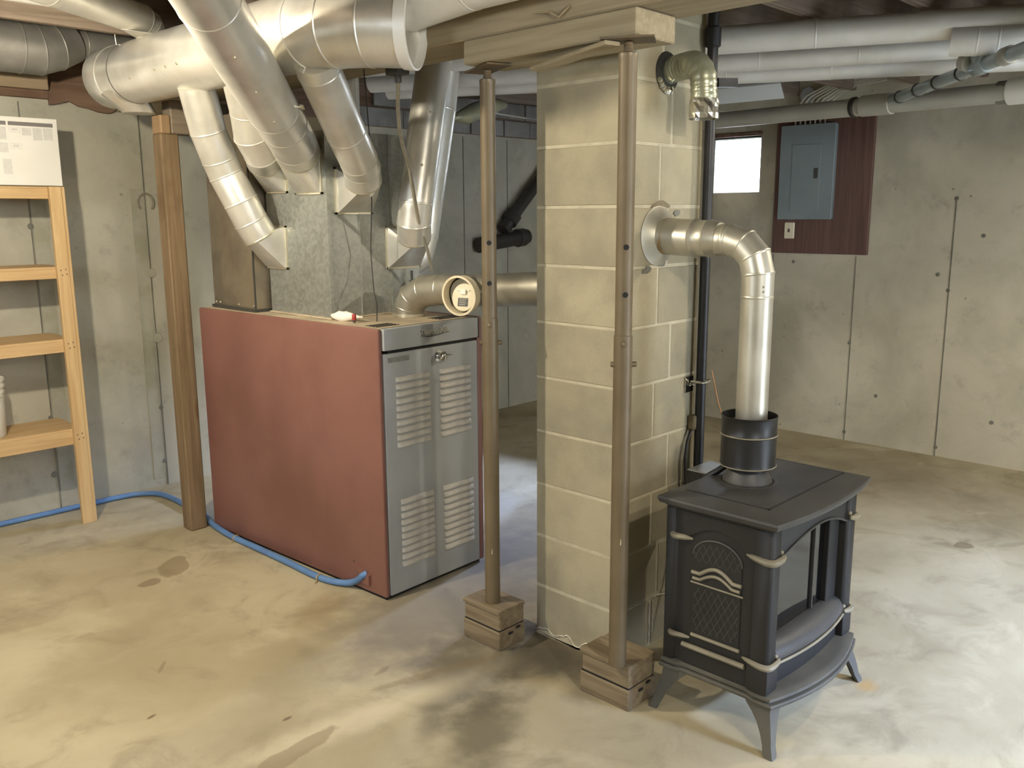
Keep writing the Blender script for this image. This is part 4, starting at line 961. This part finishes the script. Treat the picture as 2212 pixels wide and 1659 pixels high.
part('pipe', MB().cyl(qa, qb, .027, n=20), M['blue_pipe'], p2_, True)
for k in (.17, .30, .43, .57): 
    c = qa.lerp(qb, k); sleeve(p2_, c, qd, .012, .0315, M['abs'], 'ring')
c = qa.lerp(qb, .68); sleeve(p2_, c, qd, .10, .036, M['blue_pipe'], 'wye')
part('wye_arm', MB().cyl(c, c + V((.02, .03, .085)), .034, n=20).lathe([(.038, 0), (.038, .02), (.03, .022)], c+V((.018, .027, .07)), (.2, .3, .9), 20), M['blue_pipe'], p2_, True)
part('cleanout', MB().lathe([(.036, 0), (.036, .03), (.028, .032)], c + V((.03, .06, .02)), (.4, .8, .3), 20), M['pvc'], p2_, True)
sleeve(p2_, qa.lerp(qb, .8), qd, .06, .034, M['pvc'], 'coupling')

# back: ABS drain, yellow flex, wire
ab = thing('drain_elbow', 'black drain pipe wye on the back wall between post and chimney', 'pipe', (5.15, 5.003, 1.3))
part('pipe', MB().cyl((5.07, 5.003, 1.475), (5.95, 5.003, 2.30), .05, n=20), M['abs'], ab, True)
sleeve(ab, (5.17, 5.003, 1.567), (.55, 0, .515), .09, .066, M['abs'])
part('pipe', MB().cyl((4.80, 5.003, 1.36), (5.35, 5.003, 1.42), .058, n=20), M['abs'], ab, True)
sleeve(ab, (5.27, 5.003, 1.41), (1, 0, .1), .08, .072, M['abs']); part('cleanout', MB().cyl((5.31, 5.003, 1.415), (5.36, 5.003, 1.42), .05, n=20), M['pvc'], ab, True)
yf = thing('insulated_duct', 'yellowish insulated flexible duct hanging behind the farther steel post', 'duct', (4.5, 4.55, 2.2))
part('sleeve', MB().tube([(4.13, 4.5, 2.235), (4.21, 4.5, 2.245), (4.30, 4.5, 2.285), (4.42, 4.5, 2.325), (4.56, 4.56, 2.35), (4.72, 4.64, 2.373)], [.03, .055, .06, .06, .045, .03], 20), M['yellow_flex'], yf, True)
part('end_knot', MB().lathe([(.03, 0), (.012, .05)], (4.13, 4.5, 2.235), (-1, 0, -.15), 14), M['yellow_flex'], yf, True)
solo('white_wire', MB().tube([(4.75, 5.06, 2.40), (4.9, 5.055, 2.395), (5.1, 5.055, 2.37), (5.4, 5.055, 2.36), (5.75, 5.055, 2.355)], .006, 6), M['white_plastic'], 'white wire sagging across the blocks behind the farther steel post', 'wire')

# conduit and thin wire in front of plenum
jb = thing('junction_box', 'small dark junction box with grey cable hanging under the trunk end', 'junction box', (2.07, 2.56, 2.09))
part('box', MB().box(2.045, 2.10, 2.53, 2.60, 2.085, 2.125), M['abs'], jb, True, bevel=.002)
part('connector', MB().cyl((2.075, 2.565, 2.06), (2.075, 2.565, 2.086), .012, n=12), M['abs'], jb, True)
part('cable', MB().tube([(2.075, 2.565, 2.06), (2.13, 2.64, 1.99), (2.20, 2.72, 1.92), (2.28, 2.80, 1.86), (2.36, 2.86, 1.78), (2.45, 2.94, 1.66), (2.52, 3.0, 1.56), (2.60, 3.04, 1.44), (2.66, 3.08, 1.34)], .0075, 10), M['cable'], jb, True)
solo('thin_wire', MB().tube([(2.2, 2.93, 2.16), (2.27, 3.0, 1.9), (2.345, 3.1, 1.65), (2.36, 3.14, 1.45), (2.35, 3.12, 1.34), (2.325, 3.08, 1.27), (2.33, 3.07, 1.22), (2.29, 3.02, 1.1525)], .0024, 6), M['wire'], 'thin dark wire hanging down in front of the plenum to the furnace top', 'wire')
solo('probe_stem', MB().cyl((2.62, 3.18, 1.155), (2.62, 3.18, 1.30), .012, n=12).cyl((2.62, 3.18, 1.30), (2.62, 3.18, 1.345), .006, n=10), M['abs'], 'dark upright probe stem behind the flue elbow on the furnace', 'probe')
# rag and tube on the furnace
mb = MB(); rings = []
for i in range(9):
    f_ = i/8; c = V((2.185+.05*f_, 3.205-.16*f_, 1.172)); rr_ = .006+.022*math.sin(PI*min(1, f_*1.15+.02))
    rings.append([c + V((.6*math.cos(a), .4*math.cos(a), .8*math.sin(a) if math.sin(a) > 0 else .9*math.sin(a)))*rr_*random.uniform(.8, 1.15) for a in [2*PI*k/12 for k in range(12)]])
solo('white_rag', MB().loft(rings), M['white_rag'], 'crumpled white rag lying on the furnace top', 'rag', ang=60)
rt = thing('glue_tube', 'small tube with dark red cap beside the white rag', 'tube', (2.19, 3.045, 1.153))
part('cap', MB().lathe([(.007, 0), (.009, .004), (.009, .024), (.008, .026)], (0, 0, .010), n=14), M['red_cap'], rt)
part('body', MB().lathe([(.006, 0), (.006, .011)], (0, 0, 0), n=12), M['dark_plate'], rt)

# ------------------------------------------------------------------ shelf, poster, bucket
shf = thing('wooden_shelf', 'yellow pine shelf unit standing by the left wall', 'shelf', (1.2, 4.9, 0))
UZ = 1.745
def upright(x0, x1, y0, y1): return MB().box(x0, x1, y0, y1, 0, UZ)
part('upright', upright(1.605, 1.662, 4.716, 4.745), M['pine'], shf, True, bevel=.002)
part('upright', upright(1.655, 1.678, 4.720, 4.80), M['pine'], shf, True, bevel=.002)
part('upright', upright(.705, .762, 4.716, 4.745), M['pine'], shf, True, bevel=.002)
for zt, hh in ((1.748, .062), (1.352, .060), (.985, .068), (.515, .085)):
    part('front_rail', MB().box(.72, 1.655 if zt < 1.7 else 1.654, 4.7455 if zt < 1.7 else 4.7455, 4.778, zt-hh, zt-.012), M['pine_x'], shf, True, bevel=.002)
    part('shelf_board', MB().box(.722, 1.654, 4.7455, 5.074, zt-.0125, zt), M['pine_x'], shf, True, bevel=.001)
    part('side_rail', MB().box(1.632, 1.6545, 4.778, 5.074, zt-hh, zt-.013), M['pine'], shf, True, bevel=.002)
    if zt < 1.7:
        for dx, dz in ((-.012, .012), (.012, .016), (-.006, -.012), (.016, -.008)):
            part('screw', MB().lathe([(.0035, 0), (.003, .001)], (1.632+dx, 4.7162, zt-hh/2+dz), (0, -1, 0), 8), M['abs'], shf, True)
po = thing('poster_board', 'white printed board with dark header bars standing on the shelf', 'poster', (1.1, 4.73, 1.7485))
part('sheet', MB().box(.45, 1.672, 4.722, 4.734, 1.749, 2.067), M['white_paper'], po, True, bevel=.001)
def prt(x0, x1, z0, z1, mat='print_grey', nm='text_block'): part(nm, MB().box(x0, x1, 4.7212, 4.7222, z0, z1), M[mat], po, True, smooth=False)
prt(1.452, 1.652, 2.027, 2.045, 'print_dark', 'header_bar'); prt(1.25, 1.443, 2.027, 2.045, 'print_dark', 'header_bar')
for (x0, x1, z0, z1) in ((1.51, 1.552, 1.983, 2.018), (1.558, 1.60, 1.962, 2.02), (1.606, 1.648, 1.965, 2.022), (1.40, 1.44, 1.96, 2.018), (1.40, 1.443, 1.90, 1.945), (1.413, 1.452, 1.80, 1.87), (1.33, 1.38, 1.9, 2.018)): prt(x0, x1, z0, z1)
for (x0, x1, z0, z1) in ((1.455, 1.503, 1.995, 2.02), (1.455, 1.503, 1.918, 1.945)):
    for a in ((x0, x1, z0, z0+.002), (x0, x1, z1-.002, z1), (x0, x0+.002, z0, z1), (x1-.002, x1, z0, z1)): prt(*a, 'print_grey', 'frame_line')
    prt(x0+.01, x1-.01, z0+.008, z1-.006)
bk = thing('bucket', 'white plastic bucket standing on the lowest shelf', 'bucket', (1.245, 4.875, .516))
part('body', MB().lathe([(.085, 0), (.088, .004), (.097, .22), (.101, .222), (.101, .232), (.097, .234), (.098, .25), (.103, .252), (.103, .262), (.099, .264), (.1, .28), (.105, .283), (.105, .296), (.098, .297), (.094, .29), (.083, .01), (.001, .008)], (0, 0, 0), n=36, cap=False), M['white_plastic'], bk, ang=40)
part('dirt', MB().lathe([(.092, .262), (.001, .268)], (0, 0, 0), n=30, cap=False), simple('brown_contents', '#6a5a3c', '#55462e', 20, .9), bk)
part('handle', MB().tube([(-.1, -.02, .24), (-.08, -.085, .21), (0, -.112, .195), (.08, -.085, .21), (.1, -.02, .24)], .0025, 6), M['galv_edge'], bk)

# ------------------------------------------------------------------ blue hose
hs = thing('blue_hose', 'blue hose running along the left wall and the furnace base', 'hose', (2.05, 4.0, 0))
HP = [(-.9, 4.99, .016), (.5, 4.992, .016), (1.286, 4.993, .016), (1.70, 4.992, .016), (1.90, 4.99, .016), (2.01, 4.965, .016), (2.085, 4.89, .016), (2.105, 4.75, .016), (2.10, 4.55, .016), (2.09, 4.33, .016), (2.055, 4.17, .016), (2.035, 3.95, .016), (2.04, 3.70, .016), (2.045, 3.45, .016), (2.045, 3.22, .016), (2.06, 3.11, .016), (2.09, 3.03, .022), (2.10, 2.97, .05), (2.098, 2.93, .082), (2.112, 2.915, .092)]
part('hose', MB().tube(catmull(HP), .0145, 14), M['blue'], hs, True, ang=80)
for (x, y) in ((2.036, 3.90), (2.045, 3.18)):
    part('tie', MB().lathe([(.015, -.004), (.018, -.003), (.018, .003), (.015, .004)], (x, y, .016), (0, 1, 0), 14, cap=False).bar((x-.014, y, .004), (x-.03, y-.01, .003), .005, .002), M['tie'], hs, True)
